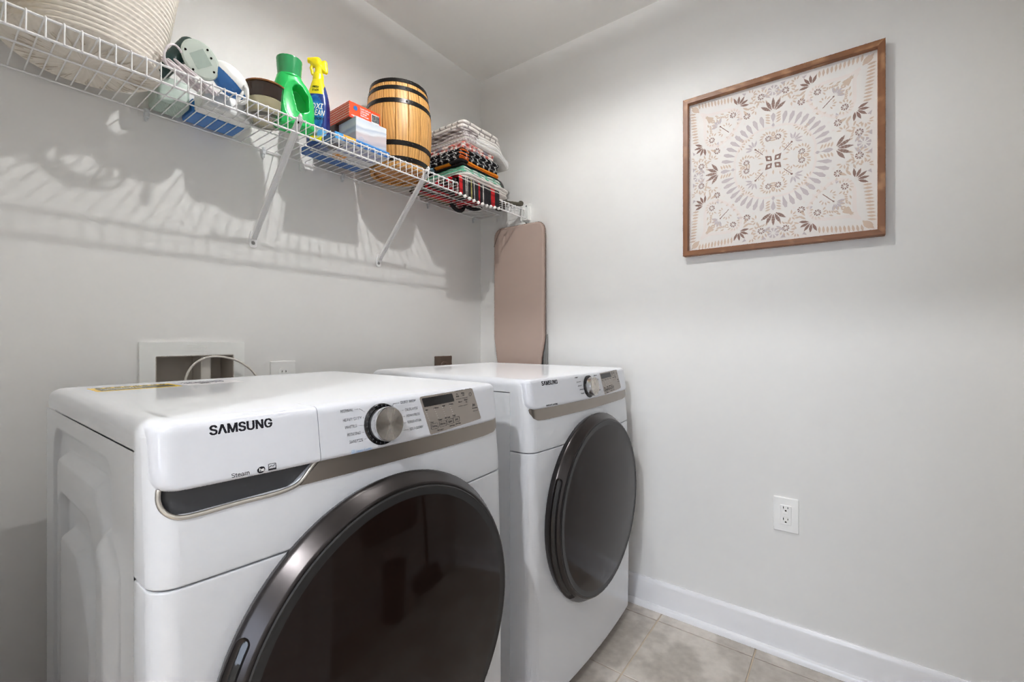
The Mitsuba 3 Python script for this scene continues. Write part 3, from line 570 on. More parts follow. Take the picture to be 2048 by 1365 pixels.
for nm, gs in A_.items():
    lab = {'arttan': 'tan leaf print', 'artmauve': 'mauve grey petal print', 'artbrown': 'brown flower print', 'artpale': 'pale scrolled print'}[nm]
    m = cat([prism(affinity.scale(g.simplify(.001), S, S, origin=(0, 0)), .0004) for g in gs if not g.is_empty])
    put({'arttan': 'tan_print', 'artmauve': 'mauve_print', 'artbrown': 'brown_print', 'artpale': 'pale_print'}[nm], art(m), nm, False, parent=pic, label=lab, kind='stuff')

# ================================================================= WALL FITTINGS
def plate_axes(side):
    # maps (u right, v up, w out) seen from the room onto the back (y=0) or right (x=0) wall
    return (lambda u0, v0: lambda p: np.stack([u0 + p[:, 0], -p[:, 2], v0 + p[:, 1]], 1)) if side == 'back' else (lambda u0, v0: lambda p: np.stack([-p[:, 2], u0 - p[:, 0], v0 + p[:, 1]], 1))
def outlet(name, side, u, v, label, kind, w=.076, h=.118, mat='plate'):
    mp = plate_axes(side)(u, v); k = thing(name, label, 'outlet')
    pl = rbox(-w / 2, w / 2, -h / 2, h / 2, -.004, .0065, .0032)
    put('cover_plate', warp(pl, mp), mat, parent=k)
    if kind == 'gfci':
        rc = put('receptacle', warp(rbox(-.0168, .0168, -.0335, .0335, 0, .0098, .0012), mp), mat, parent=k)
        for s in (.0195, -.0195):
            put('slot', warp(cat([bx(-.0078, -.0058, s + .002, s + .0095, .009, .0101), bx(.0058, .0076, s + .003, s + .0092, .009, .0101)]), mp), 'hole', False, parent=rc)
            put('ground_hole', warp(prism(Point(0, s - .0045).buffer(.0028).intersection(sbox(-.003, s - .0060, .003, s)), .0011, .009), mp), 'hole', False, parent=rc)
        for s in (.0042, -.0042): put('button', warp(rbox(-.008, .008, s - .0032, s + .0032, .006, .0106, .0008), mp), mat, parent=rc)
        for s in (.048, -.048): put('screw', warp(cyl((0, s, .004), (0, s, .0072), .0026, 14), mp), mat, parent=k)
    elif kind == 'duplex':
        for s in (.019, -.019):
            rc = put('receptacle', warp(prism(Point(0, s).buffer(.0165).intersection(sbox(-.0165, s - .0135, .0165, s + .0135)), .009), mp), mat, parent=k)
            put('slot', warp(cat([bx(-.0075, -.0055, s, s + .007, .008, .0094), bx(.0055, .0073, s, s + .0065, .008, .0094)]), mp), 'hole', False, parent=rc)
    else:
        rc = put('receptacle', warp(lathe([(0, 0), (.027, 0), (.027, .012), (.025, .014), (0, .014)], 36, (0, 0, 0)), mp), 'brownplate', parent=k)
        put('slot', warp(cat([bx(-.012, -.009, -.006, .008, .0135, .0145), bx(.009, .012, -.006, .008, .0135, .0145), bx(-.004, .004, .012, .015, .0135, .0145)]), mp), 'hole', False, parent=rc)
    return k
outlet('wall_outlet', 'right', -1.396, .488, 'white double wall outlet with test buttons low on the right wall', 'gfci')
outlet('wall_outlet', 'back', -1.046, .962, 'white wall outlet half hidden behind the washing machine top', 'duplex', .086, .116)
outlet('dryer_outlet', 'back', -.2785, .962, 'brown power outlet plate on the back wall behind the dryer', 'range', .112, .104, 'brownplate')
ob = thing('washer_supply_box', 'white recessed water supply box with wide flange in the back wall', 'supply box')
fl_ = sbox(-1.440, .822, -1.172, 1.087).difference(rrect(BOX[0], BOX[1], BOX[2], BOX[3], .004))
m = prism(fl_, .007); put('flange', warp(m, lambda p: np.stack([p[:, 0], -p[:, 2], p[:, 1]], 1)).copy(), 'whiteplastic', False, parent=ob)
inn = man(bx(BOX[0], BOX[1], -.006, .094, BOX[2], BOX[3])) - man(bx(BOX[0] + .0025, BOX[1] - .0025, -.01, .090, BOX[2] + .003, BOX[3] - .0025))
put('recess_liner', tri(inn), 'pvc', False, parent=ob, label='grey beige inner walls of the box')
put('divider', cat([rbox(-1.285, -1.258, .02, .089, BOX[2] + .004, BOX[3] - .004, .003), rbox(-1.258, -1.246, .05, .089, BOX[2] + .004, BOX[3] - .004, .002)]), 'pipe', parent=ob, label='pale vertical divider')
for i in range(5): put('moulded_rib', rbox(-1.330 + .004 * (i % 2), -1.275, -.0082, -.006, 1.060 + i * .0042, 1.0612 + i * .0042, .0004), 'whiteplastic', parent=ob)
hp = spline([(-1.345, -.03, .93), (-1.340, -.035, .985), (-1.32, -.035, 1.022), (-1.285, -.035, 1.041), (-1.24, -.033, 1.040), (-1.20, -.03, 1.026), (-1.165, -.03, 1.000), (-1.14, -.035, .96)], 50)
put('drain_hose', tube(hp, .0032, 10), 'pipe', True, label='thin pale hose looping out of the supply box', cat='hose')

# ================================================================= IRONING BOARD (standing in the gap against the right wall)
ib = thing('ironing_board', 'ironing board with taupe cover standing upright in the corner behind the dryer', 'ironing board')
def board_outline(g=0.):
    zt, zb, yl, yr = 1.655, .28, -.1245, -.427; c = (yl + yr) / 2
    pts = [(yl, zt), (yl, 1.10)] ; n = 10
    for t in np.linspace(0, 1, n): pts.append((yl + (c + .05 - yl) * t ** .8, 1.10 - (1.10 - zb) * t))
    for t in np.linspace(1, 0, n): pts.append((yr + (c - .05 - yr) * t ** .8, 1.10 - (1.10 - zb) * t))
    pts += [(yr, 1.10), (yr, zt)]
    return Polygon(pts).buffer(-.045).buffer(.045 + g, quad_segs=10)
def yz(m, x0): return warp(m, lambda p: np.stack([x0 - p[:, 2], p[:, 0], p[:, 1]], 1))
rings = []
for g, w in ((-.004, 0), (0, .003), (0, .012), (-.0015, .016), (-.005, .019), (-.012, .0205)):
    q = np.array(board_outline(g).simplify(.0008).segmentize(.05).exterior.coords)
    from shapely.geometry import LinearRing
    L = LinearRing(q); P = np.array([L.interpolate(t, normalized=True).coords[0] for t in np.linspace(0, 1, 161)[:-1]]); rings.append(np.stack([-.024 - w * np.ones(160), P[:, 0], P[:, 1]], 1))
bm = loft(rings)
bc = put('cover', bm, 'taupe', 35, parent=ib, label='taupe fabric cover')
put('seam', tube([(-.0455, -.128, 1.565), (-.0458, -.150, 1.61), (-.0455, -.176, 1.651)], .0016, 6), 'taupedark', True, parent=bc)
put('hem', tube([(-.030, q[0], q[1]) for q in np.array(board_outline(.0005).exterior.coords)[::2]], .0022, 6), 'taupedark', True, parent=bc)
put('frame', cat([rbox(-.020, -.008, -.400, -.376, .02, 1.40, .004), rbox(-.020, -.008, -.430, -.408, .02, 1.12, .004), rbox(-.020, -.010, -.175, -.150, .02, 1.40, .004), rbox(-.020, -.010, -.40, -.15, .03, .055, .004)]), 'framegrey', parent=ib, label='grey metal legs folded flat')
put('hook', cat([rbox(-.03, -.012, -.302, -.270, 1.648, 1.668, .003), tube([(-.02, -.285, 1.66), (-.018, -.285, 1.675), (-.010, -.285, 1.68)], .003, 8)]), 'whiteplastic', parent=ib, label='white hanging tab')

# ================================================================= THINGS ON THE SHELF
# rope basket
def basket():
    c0 = V(-1.572, -.146); n = 144; a = np.arange(n) * 2 * math.pi / n; rings = []
    prof = [(.02, 0), (.06, 0), (.10, .0005), (.122, .003), (.132, .010)]
    pitch = .0105; zz = .013
    z = zz
    while z < .36:
        for q in np.linspace(0, 1, 5)[:-1]:
            zc = z + q * pitch; R = .1365 + .030 * min(1, zc / .25) + .0030 * math.sqrt(max(0, math.sin(math.pi * q))) - .002; prof.append((R, zc))
        z += pitch
    prof += [(.150, .362), (.140, .36), (.12, .02), (.02, .012)]
    for R, zc in prof:
        cy = c0[1] - .020 * min(1, zc / .25); w = 1 + .012 * np.sin(3 * a + 1) 
        x = c0[0] + .006 * min(1, zc / .25) + R * np.cos(a) * w; y = np.minimum(cy + R * np.sin(a) * w, -.004)
        rings.append(np.stack([x, y, a * 0 + DECK + .001 + zc], 1))
    m = loft(rings); P = np.asarray(m.vertices)
    q = meshkit.fbm(np.stack([np.arctan2(P[:, 1] + .15, P[:, 0] + 1.57) * 40, P[:, 2] * 400, P[:, 0] * 60], 1), 3, 5)[:, None]
    spot = (meshkit.noise(P * 420, 3)[:, None] > .74) * .16
    col = np.array(lin(206, 198, 186)) * (1 - q) + np.array(lin(236, 230, 220)) * q
    return m, col * (1 - spot)
m, col = basket()
rb = put('rope_basket', m, 'fabric', True, color=col, label='large cream cotton rope basket at the left end of the wire shelf', cat='basket')
# radial tufts on the basket's underside
tf = []
for k in range(44):
    a = k * 2 * math.pi / 44 + .05 * math.sin(k * 2.3); r0, r1 = .070 + .014 * (k % 3), .112 + .006 * (k % 2)
    tf.append(tube([(-1.572 + r0 * math.cos(a), -.146 + r0 * math.sin(a), DECK - .0000), (-1.572 + (r0 + r1) / 2 * math.cos(a + .03), -.146 + (r0 + r1) / 2 * math.sin(a + .03), DECK - .0008), (-1.572 + r1 * math.cos(a), -.146 + r1 * math.sin(a), DECK + .002)], [.0005, .0011, .0005], 6))
put('base_stitching', cat(tf), 'fabric', True, color=hexcol(sum(len(t.vertices) for t in tf), *lin(196, 186, 172)), parent=rb, kind='stuff')
# pale plush and dark strap at the far left
put('plush_toy', blob([[((-1.700, -.292, DECK + .072), .024), ((-1.684, -.300, DECK + .078), .020)], [((-1.700, -.292, DECK + .072), .024), ((-1.752, -.276, DECK + .036), .034)]], .006), 'plush', True, label='pale yellow soft thing in front of the rope basket, at the picture edge', cat='soft toy')
put('leather_strap', tube(spline([(-1.735, -.235, DECK + .004), (-1.752, -.25, DECK + .012), (-1.748, -.26, DECK + .055), (-1.75, -.25, DECK + .09)], 24), .011, 10), 'leather', True, label='dark brown strap at the left end of the shelf', cat='strap')

# mint steamer: oval base plate turned to the room, dark green handle, coiled cord
ms = thing('handheld_steamer', 'pale mint oval appliance base tipped up beside the rope basket', 'steamer')
o = V(-1.372, -.243, 1.811); nrm = V(-.30, -.90, -.32); nrm /= np.linalg.norm(nrm)
vx = np.cross(V(0, 0, 1), nrm); vx /= np.linalg.norm(vx); vy = np.cross(nrm, vx)
ca, sa = math.cos(math.radians(52)), math.sin(math.radians(52)); lx, ly = vx * ca - vy * sa, vx * sa + vy * ca      # long axis runs down to the right
def disc(a, b, w0, w1, bev=.003, n=56, sh=0.):
    t = np.arange(n) * 2 * math.pi / n; rings = []
    for s, w in ((1 - bev * 12, w0), (1, w0 + (w1 - w0) * .3), (1, w1 - bev), (1 - bev * 8, w1 - bev * .2), (1 - bev * 18, w1)):
        rings.append(o + np.outer(a * s * np.cos(t), lx) + np.outer(b * s * np.sin(t), ly) + nrm * w)
    return loft(rings)
AA, BB = .0475, .0370
st = put('base_shell', disc(AA, BB, -.022, 0), 'mint', parent=ms)
put('base_plate', disc(AA - .004, BB - .004, -.001, .0012, .001), 'mint', parent=st, label='flat underside of the base')
put('rating_label', cat([loft([[o + lx * x + ly * y + nrm * w for x, y in ((-.020, -.014), (.016, -.020), (.020, .016), (-.018, .020))] for w in (.0010, .0018)])]), 'mintdark', False, parent=st, label='grey green rating label')
for x, y in ((-.030, -.016), (.012, -.029), (.034, .010), (-.012, .028), (.006, .024)):
    c = o + lx * x + ly * y; put('screw_hole', cyl(c + nrm * .0005, c + nrm * .0020, .0026, 14), 'hole', parent=st)
put('handle', blob([[((-1.440, -.20, DECK + .03), .016), ((-1.42, -.20, 1.80), .020)], [((-1.42, -.20, 1.80), .020), ((-1.382, -.19, 1.862), .021)], [((-1.382, -.19, 1.862), .021), ((-1.362, -.185, 1.868), .017)]], .005), 'teal', True, parent=ms, label='dark green handle')
cords = []
r2 = np.random.default_rng(11)
for k in range(8):
    c = V(-1.398 + r2.uniform(-.02, .03), -.232 + r2.uniform(-.012, .012), DECK + .026 + r2.uniform(-.006, .006)); t = np.linspace(0, 2 * math.pi, 40, endpoint=False); ph = r2.uniform(-.35, .35)
    u1, u2 = V(math.cos(ph), .12, -.40 + r2.uniform(-.15, .15)), V(.1, .75, .35); u1 /= np.linalg.norm(u1)
    p = c + np.outer(.044 * np.cos(t), u1) + np.outer(.024 * np.sin(t), u2 / np.linalg.norm(u2)) ; p[:, 2] = np.maximum(p[:, 2], DECK + .004); cords.append(tube(p, .0026, 8, True))
p = spline([(-1.43, -.245, DECK + .02), (-1.452, -.262, DECK + .05), (-1.437, -.262, DECK + .075), (-1.415, -.25, DECK + .07)], 20); cords.append(tube(p, .0026, 8))
put('cord', cat(cords), 'cord', True, parent=ms, label='coiled pale grey power cord')
put('cord_tie', rbox(-1.392, -1.376, -.268, -.262, DECK + .004, DECK + .020, .0025), 'whiteplastic', parent=ms)
# mint perforated bin
mb = thing('perforated_bin', 'pale mint perforated plastic bin beside the rope basket, seen through the shelf wires', 'bin')
b = man(rbox(-1.424, -1.349, -.100, -.012, DECK, DECK + .075, .010)) - man(rbox(-1.421, -1.352, -.097, -.015, DECK + .003, DECK + .09, .009))
hs = []
for i in range(10):
    for j in range(11): hs.append(manifold3d.Manifold.cylinder(.006, .0018, .0018, 8).translate((-1.418 + .0068 * i + .0034 * (j % 2) , -.093 + .0072 * j, DECK - .001)))
b = b - manifold3d.Manifold.batch_boolean([h for h in hs], manifold3d.OpType.Add)
put('bin_body', tri(b), 'mintdark', 30, parent=mb)
# blue and white tub
tb = thing('storage_tub', 'white plastic tub with bright blue base lying behind the steamer cord', 'tub')
put('tub_base', rbox(-1.345, -1.208, -.098, -.012, DECK, DECK + .040, .006), 'blueplastic', parent=tb, label='bright blue base')
put('tub_body', rbox(-1.342, -1.211, -.170, -.099, DECK, DECK + .050, .008), 'whiteplastic', parent=tb)
put('base_rib', rbox(-1.280, -1.272, -.097, -.020, DECK - .0006, DECK + .004, .001), 'blueplastic', parent=tb)
# blue and white appliance
ba = thing('travel_iron', 'blue and white oval appliance with a white wrist loop beside the candle jar', 'iron')
ctr = V(-1.298, -.228, 1.797); ax = V(.80, .10, -.52); ax /= np.linalg.norm(ax); up = V(.35, -.35, .80); up -= ax * (up @ ax); up /= np.linalg.norm(up); sd = np.cross(up, ax)
def ell(a, b_, c, cut_lo, cut_hi, n=40):
    s = trimesh.creation.icosphere(4); v = np.asarray(s.vertices); 
    mf = man(s) ^ man(bx(-2, 2, -2, 2, cut_lo, cut_hi)); t = tri(mf); t.vertices = ctr + np.outer(t.vertices[:, 0] * a, ax) + np.outer(t.vertices[:, 1] * b_, sd) + np.outer(t.vertices[:, 2] * c, up); t.fix_normals(); return t
put('upper_shell', ell(.0520, .040, .034, -.05, 2), 'whiteplastic', 40, parent=ba, label='white upper shell')
put('lower_shell', ell(.0508, .039, .036, -2, -.05), 'blueplastic', 40, parent=ba, label='blue lower shell')
q = lambda a, s, u: ctr + ax * a - sd * s + up * u
put('wrist_loop', tube(spline([q(.024, .034, .012), q(.034, .046, .006), q(.045, .052, -.010), q(.048, .050, -.026), q(.040, .046, -.032), q(.034, .044, -.020), q(.030, .040, -.004)], 36), .0042, 8), 'whiteplastic', True, parent=ba, label='white loop')
# candle jar
cj = thing('candle_jar', 'big glass jar candle with cream wax and dark brown rim, left of the green bottle', 'candle')
co = (-1.188, -.190, DECK)
put('wax', lathe([(0, .014), (.047, .014), (.050, .018), (.0515, .054), (.0515, .057), (.050, .0585), (0, .0575)], 56, co), 'wax', parent=cj, label='cream candle wax')
nb = 64; a = np.arange(nb) * 2 * math.pi / nb
rr = []
for r, z, j in ((.0512, .0585, 0), (.0518, .064, .004), (.0545, .096, 0), (.0540, .096, 0), (.0505, .064, 0), (.050, .0585, 0)):
    rr.append(np.stack([co[0] + r * np.cos(a), co[1] + r * np.sin(a), DECK + z + j * np.sin(a * 9)], 1))
sb = loft(rr, cap=False)
put('smoked_band', trimesh.Trimesh(np.vstack(rr), np.vstack([sb.faces, np.stack([5 * nb + np.arange(nb), 5 * nb + (np.arange(nb) + 1) % nb, (np.arange(nb) + 1) % nb], 1), np.stack([5 * nb + np.arange(nb), (np.arange(nb) + 1) % nb, np.arange(nb)], 1)]), process=False), 'soot', 30, parent=cj, label='sooty brown band above the wax')
put('glass', lathe([(0, 0), (.046, 0), (.0515, .003), (.0540, .010), (.0562, .060), (.0590, .099), (.0585, .1002), (.0575, .100), (.0548, .060), (.0525, .015), (.049, .0125), (0, .0122)], 64, co), 'jar', 40, parent=cj, label='clear glass jar')
put('rim', lathe([(.0572, .098), (.0592, .098), (.0596, .1005), (.0584, .1025), (.0572, .1015)], 64, co), 'amber', parent=cj, label='amber rim')
for z in (.006, .011): put('base_ring', tube([(co[0] + .040 * math.cos(t), co[1] + .040 * math.sin(t), DECK + z - .004) for t in np.linspace(0, 2 * math.pi, 48, endpoint=False)], .0022, 8, True), 'pipe', True, parent=cj)
for k in range(3): put('wick', cyl((co[0] + .02 * math.cos(k * 2.1), co[1] + .02 * math.sin(k * 2.1), DECK + .057), (co[0] + .02 * math.cos(k * 2.1), co[1] + .02 * math.sin(k * 2.1), DECK + .068), .0012, 8), 'black', parent=cj)
# green detergent bottle
gb = thing('detergent_bottle', 'bright green plastic detergent bottle with darker green cap', 'bottle')
go, ga = V(-1.119, -.218), math.radians(-16)
GZ = .90
def gpos(u, v, z): return V(go[0] + u * math.cos(ga) - v * math.sin(ga), go[1] + u * math.sin(ga) + v * math.cos(ga), DECK + z * GZ)
def oval(cu, a_, b_, z, n=56, e=2.6):
    t = np.arange(n) * 2 * math.pi / n; c, s = np.cos(t), np.sin(t)
    u = cu + a_ * np.sign(c) * np.abs(c) ** (2 / e); v = b_ * np.sign(s) * np.abs(s) ** (2 / e)
    return np.array([gpos(x, y, z) for x, y in zip(u, v)])
secs = [(0, .052, .033, 0), (0, .056, .037, .003), (0, .0575, .0385, .010), (0, .0575, .0385, .060), (0, .0570, .038, .090), (-.002, .054, .037, .115), (-.006, .0465, .035, .140), (-.011, .038, .0325, .158), (-.012, .0335, .031, .166), (-.012, .0325, .0305, .172)]
gbody = man(loft([oval(*s_[:4]) for s_ in secs]))
hole = manifold3d.Manifold.batch_hull([manifold3d.Manifold.cylinder(.060, r, r, 24).translate((0, 0, -.010)).rotate((90, 0, 0)).translate((u, 0, z)) for u, z, r in ((.016, .060, .012), (.006, .122, .015), (.026, .105, .009), (.030, .062, .006))])
dent = manifold3d.Manifold.sphere(1, 40).scale((.036, .012, .075)).translate((-.006, -.041, .088)); dent2 = dent.mirror((0, 1, 0))
L4 = np.column_stack([[math.cos(ga), math.sin(ga), 0], [-math.sin(ga), math.cos(ga), 0], [0, 0, GZ], [go[0], go[1], DECK]])
gm = (gbody - hole.transform(L4) - dent.transform(L4) - dent2.transform(L4)).refine_to_length(.0045)
gt = tri(gm); trimesh.smoothing.filter_taubin(gt, iterations=22)
put('bottle_body', gt, 'green', True, parent=gb)
put('cap', lathe([(r * .93, z * GZ) for r, z in [(0, .170), (.0335, .170), (.0345, .172), (.0385, .226), (.0380, .2285), (.0365, .229), (.0350, .226), (.0330, .190), (0, .190)]], 56, gpos(-.012, 0, 0)), 'greencap', parent=gb, label='darker green cap')
put('neck_ring', lathe([(r * .93, z * GZ) for r, z in [(.031, .163), (.0365, .164), (.0372, .167), (.0365, .170), (.031, .171)]], 56, gpos(-.012, 0, 0)), 'green', parent=gb)
# spray bottle
sp = thing('spray_bottle', 'blue stain remover spray bottle with yellow trigger head right of the green bottle', 'spray bottle')
so = V(-1.007, -.160); sa_ = math.radians(-46)
def srot(P, z0=0): 
    P = np.asarray(P, float); c, s = math.cos(sa_), math.sin(sa_); return np.stack([so[0] + P[:, 0] * c - P[:, 1] * s, so[1] + P[:, 0] * s + P[:, 1] * c, DECK + P[:, 2] * 1.11], 1)
def sec2(a_, b_, z, cu=0, n=64, e=2.8):
    t = np.arange(n) * 2 * math.pi / n; c, s = np.cos(t), np.sin(t)
    return np.stack([cu + a_ * np.sign(c) * np.abs(c) ** (2 / e), b_ * np.sign(s) * np.abs(s) ** (2 / e), t * 0 + z], 1)
prof = [(.030, .020, 0), (.034, .024, .002), (.0355, .0255, .008)] + [(.0355, .0255, z) for z in np.linspace(.012, .12, 24)] + [(.035 - .018 * q ** 1.6, .0253 - .0085 * q ** 1.6, .12 + .075 * q) for q in np.linspace(.05, 1, 24)] + [(.0150, .0150, .200)]
sm_ = loft([srot(sec2(*q)) for q in prof])
LP = np.vstack([sec2(*q) for q in prof] + [[[0, 0, 0], [0, 0, .2]]])
cB, cY, cL = np.array(lin(28, 30, 96)), np.array(lin(244, 226, 30)), np.array(lin(60, 140, 200))
u_, v_, z_ = LP.T; r_ = np.hypot((u_ + .004) / .026, (z_ - .092) / .052); col = np.tile(cB, (len(LP), 1)); fr = v_ < .006
lab = fr & (np.abs(u_) < .031)
sw = .5 + .5 * np.sin(r_ * 9 + np.arctan2(z_ - .09, u_) * 2)
col[lab] = (cB * .9 + np.array(lin(20, 80, 150)) * .3)[None]; k_ = lab & (r_ < 1.05); col[k_] = (np.array(lin(22, 84, 160)) * (1 - sw[k_, None] * .8) + cL * sw[k_, None] * .8)
col[lab & (z_ > .150) & (u_ < .022)] = cY; col[lab & (z_ < .048)] = np.array(lin(96, 168, 218)); col[lab & (z_ < .026)] = np.array(lin(30, 60, 120)); col[lab & (z_ < .022) & (z_ > .008) & (u_ > -.02) & (u_ < .026)] = cY
tw_ = lab & (z_ > .022) & (z_ < .050) & (u_ < .004); col[tw_] = np.where((np.sin(z_[tw_] * 1600) > 0)[:, None], np.array(lin(226, 222, 214)), np.array(lin(110, 100, 92)))
sbk = put('bottle_body', sm_, 'gloss', True, color=col, parent=sp, label='dark blue bottle with printed label')
def stext(s, u, z, h, mat, bold=True, wx=1., lean=.18, out=.0007):
    m = text2d(s, h, bold, wx); m.vertices[:, 0] += m.vertices[:, 1] * lean; m.apply_translation((u, z, 0))
    x, zz, w = np.asarray(m.vertices).T; e = 2.8; a_ = np.interp(zz, [q[2] for q in prof], [q[0] for q in prof]); b_ = np.interp(zz, [q[2] for q in prof], [q[1] for q in prof])
    y = -b_ * np.maximum(1 - np.abs(np.clip(x / a_, -1, 1)) ** e, 0) ** (1 / e) - out - w * .5
    m.vertices = srot(np.stack([x, y, zz], 1)); return m
put('label_lettering', cat([stext('OXI', -.017, .104, .016, None, True, .9), stext('CLEAN', -.0245, .085, .016, None, True, .68)]), 'whiteink', False, parent=sbk, label='white label lettering')
for m in (stext('MAX FORCE', -.018, .072, .007, None, True, .75), stext('FRESH', -.014, .168, .006, None, True, .8), stext('STAIN', -.014, .158, .006, None, True, .8)): put('label_small_print', m, 'ink', False, parent=sbk)
def sp3(u, v, z): return srot([(u, v, z)])[0]
put('collar', lathe([(0, .217), (.0165, .217), (.0172, .220), (.0172, .236), (.0155, .242), (0, .242)], 32, (so[0], so[1], DECK)), 'yellow', parent=sp)
hd = blob([[(sp3(0, 0, .216), .0125), (sp3(.004, 0, .236), .013)], [(sp3(.006, 0, .238), .0135), (sp3(-.002, 0, .257), .0130), (sp3(-.024, 0, .258), .0095)], [(sp3(.004, 0, .24), .013), (sp3(.020, 0, .252), .009), (sp3(.024, 0, .226), .007)]], .004, 6)
put('trigger_head', hd, 'yellow', True, parent=sp, label='yellow sprayer head')
put('trigger', blob([[(sp3(-.016, 0, .250), .006), (sp3(-.022, 0, .236), .0055)], [(sp3(-.022, 0, .236), .0055), (sp3(-.018, 0, .218), .0045)]], .004, 4), 'yellow', True, parent=sp)
put('nozzle', cyl(sp3(-.026, 0, .258), sp3(-.032, 0, .2585), .0085, 20), 'yellow', parent=sp)

# cartons
def carton(name, x0, x1, y0, y1, z0, z1, fn, label, rot=0., n=(60, 40, 30), mat='boxprint'):
    m = tri(manifold3d.Manifold.batch_hull([man(bx(x0, x1, y0 + .0015, y1 - .0015, z0 + .0015, z1 - .0015)), man(bx(x0 + .0015, x1 - .0015, y0, y1, z0 + .0015, z1 - .0015)), man(bx(x0 + .0015, x1 - .0015, y0 + .0015, y1 - .0015, z0, z1))]))
    m = trimesh.Trimesh(*trimesh.remesh.subdivide_to_size(m.vertices, m.faces, .004)[:2], process=False)
    m.unmerge_vertices(); P = np.asarray(m.vertices); nr = np.repeat(m.face_normals, 3, 0)
    col = fn((P[:, 0] - x0) / (x1 - x0), (P[:, 1] - y0) / (y1 - y0), (P[:, 2] - z0) / (z1 - z0), nr)
    k = thing(name, label, 'box')
    R = trimesh.transformations.rotation_matrix(rot, (0, 0, 1), ((x0 + x1) / 2, (y0 + y1) / 2, 0)); m.apply_transform(R)
    put('carton', m, mat, False, parent=k, color=col)
    def face(mm, fx, fz):    # puts flat lettering on the front (-y) face at fractions of its width and height
        w = mm.copy(); w.vertices = np.stack([x0 + (x1 - x0) * fx + w.vertices[:, 0], y0 - .0004 - w.vertices[:, 2] * .3, z0 + (z1 - z0) * fz + w.vertices[:, 1]], 1); w.apply_transform(R); return w
    def under(mm, fx, fy, sx=1):
        w = mm.copy(); w.vertices = np.stack([x0 + (x1 - x0) * fx + w.vertices[:, 0] * sx, y1 - (y1 - y0) * fy - w.vertices[:, 1] * -1, z0 - .0002 - w.vertices[:, 2] * .3], 1); w.apply_transform(R); return w
    return k, face, under
def c3(n, c): return np.tile(np.array(lin(*c)), (n, 1))
def f_blue(x, y, z, nr):
    n = len(x); col = c3(n, (34, 84, 148)); s = nr[:, 1] < -.5; col[s & (z > .75)] = lin(60, 130, 200); col[s & (x < .35) & (x > .14) & (z > .3)] = lin(236, 170, 60); col[s & (x < .14)] = lin(60, 150, 214)
    u = nr[:, 2] < -.5; col[u] = lin(206, 206, 208); col[u & (y > .74)] = lin(52, 92, 150); col[u & (x < .2) & (y > .12) & (y < .7) & (x > .02)] = lin(120, 130, 150)
    for a0 in (.30, .42): col[u & (x > a0) & (x < a0 + .1) & (y > .50) & (y < .68)] = lin(214, 150, 70)
    for i in range(6):
        for j in range(2): col[u & (x > .26 + i * .115) & (x < .26 + i * .115 + .085) & (y > .08 + j * .19) & (y < .08 + j * .19 + .13)] = lin(150, 152, 178)
    col[u & (x > .06) & (x < .24) & (y > .16) & (y < .44)] = lin(96, 92, 92); return col
kb, fb, ub = carton('flat_blue_box', -1.012, -.800, -.268, -.060, DECK, DECK + .0235, f_blue, 'flat blue carton with printed underside lying under the tissue box', 0.0)
put('small_print', cat([ub(text2d('USE AND CARE', .006), .60, .62), ub(text2d('STEP 1', .005), .30, .30), ub(text2d('STEP 2', .005), .52, .30), ub(text2d('STEP 3', .005), .74, .30)]), 'greyink', False, parent=kb)
def f_tissue(x, y, z, nr):
    n = len(x); t = meshkit.fbm(np.stack([x * 2, y * 2 + 3, z * 3], 1), 3, 2); w = z + .10 * np.sin(x * 3 + 1) + .16 * (t - .5)
    bands = [(0, (150, 160, 180)), (.12, (182, 190, 200)), (.22, (178, 172, 182)), (.34, (196, 186, 190)), (.50, (192, 182, 186)), (.56, (212, 216, 222)), (.68, (176, 186, 202)), (.76, (214, 218, 222)), (1.0, (196, 204, 214))]
    return np.stack([np.interp(w, [b_[0] for b_ in bands], [lin(*b_[1])[i] for b_ in bands]) for i in range(3)], 1)
kt, ft, _ = carton('tissue_box', -.922, -.800, -.250, -.142, DECK + .0235, DECK + .113, f_tissue, 'tissue box printed in soft blue and pink watercolour stripes', math.radians(-1.5))
put('maker_mark', cat([ft(prism(Point(0, 0).buffer(.0105).difference(Point(0, 0).buffer(.0095)), .001), .17, .14), ft(text2d('m', .009, True), .128, .105), ft(text2d('soft', .004), .30, .16), ft(text2d('facial tissue', .004), .30, .09)]), 'blueink', False, parent=kt)
def f_red(x, y, z, nr):
    n = len(x); col = c3(n, (222, 72, 30)); s = nr[:, 0] < -.5; st_ = s & (np.sin(z * 44) > .6) & (z > .15); col[st_] = lin(232, 178, 150); col[s] *= .92; f = nr[:, 1] < -.5; col[f & (z < .16)] = lin(200, 52, 24)
    col[(nr[:, 2] < -.5)] = lin(120, 60, 34); return col
kr, frd, _ = carton('red_carton', -.930, -.806, -.222, -.055, DECK + .1135, DECK + .170, f_red, 'bright orange red carton with barcode lying on the tissue box', math.radians(-1))
put('emblem', frd(prism(Point(0, 0).buffer(.0075), .001), .19, .68), 'blueplastic', False, parent=kr, label='round blue emblem')
put('lettering', cat([frd(text2d('ARM', .0042, True), .145, .64)] + [frd(text2d(s, .0052, True, .8), .34, z) for s, z in (('Fabric Softener', .76), ('Dryer Sheets', .62), ('40 Sheets', .48), ('Static Guard', .34))] + [frd(text2d('FREE', .006, True), .07, .12)]), 'whiteink', False, parent=kr)
bars = [frd(bx(0, .032, 0, .034, 0, .0006), .70, .20)]
put('barcode_field', bars[0], 'whiteink', False, parent=kr)
bb = []; x = .002
for i in range(14):
    w = (.0008, .0016, .0012)[i % 3]; q = frd(bx(x, x + w, .006, .031, .0025, .0035), .70, .20); bb.append(q); x += w + (.0009, .0012)[i % 2]
put('barcode', cat(bb), 'ink', False, parent=kr)
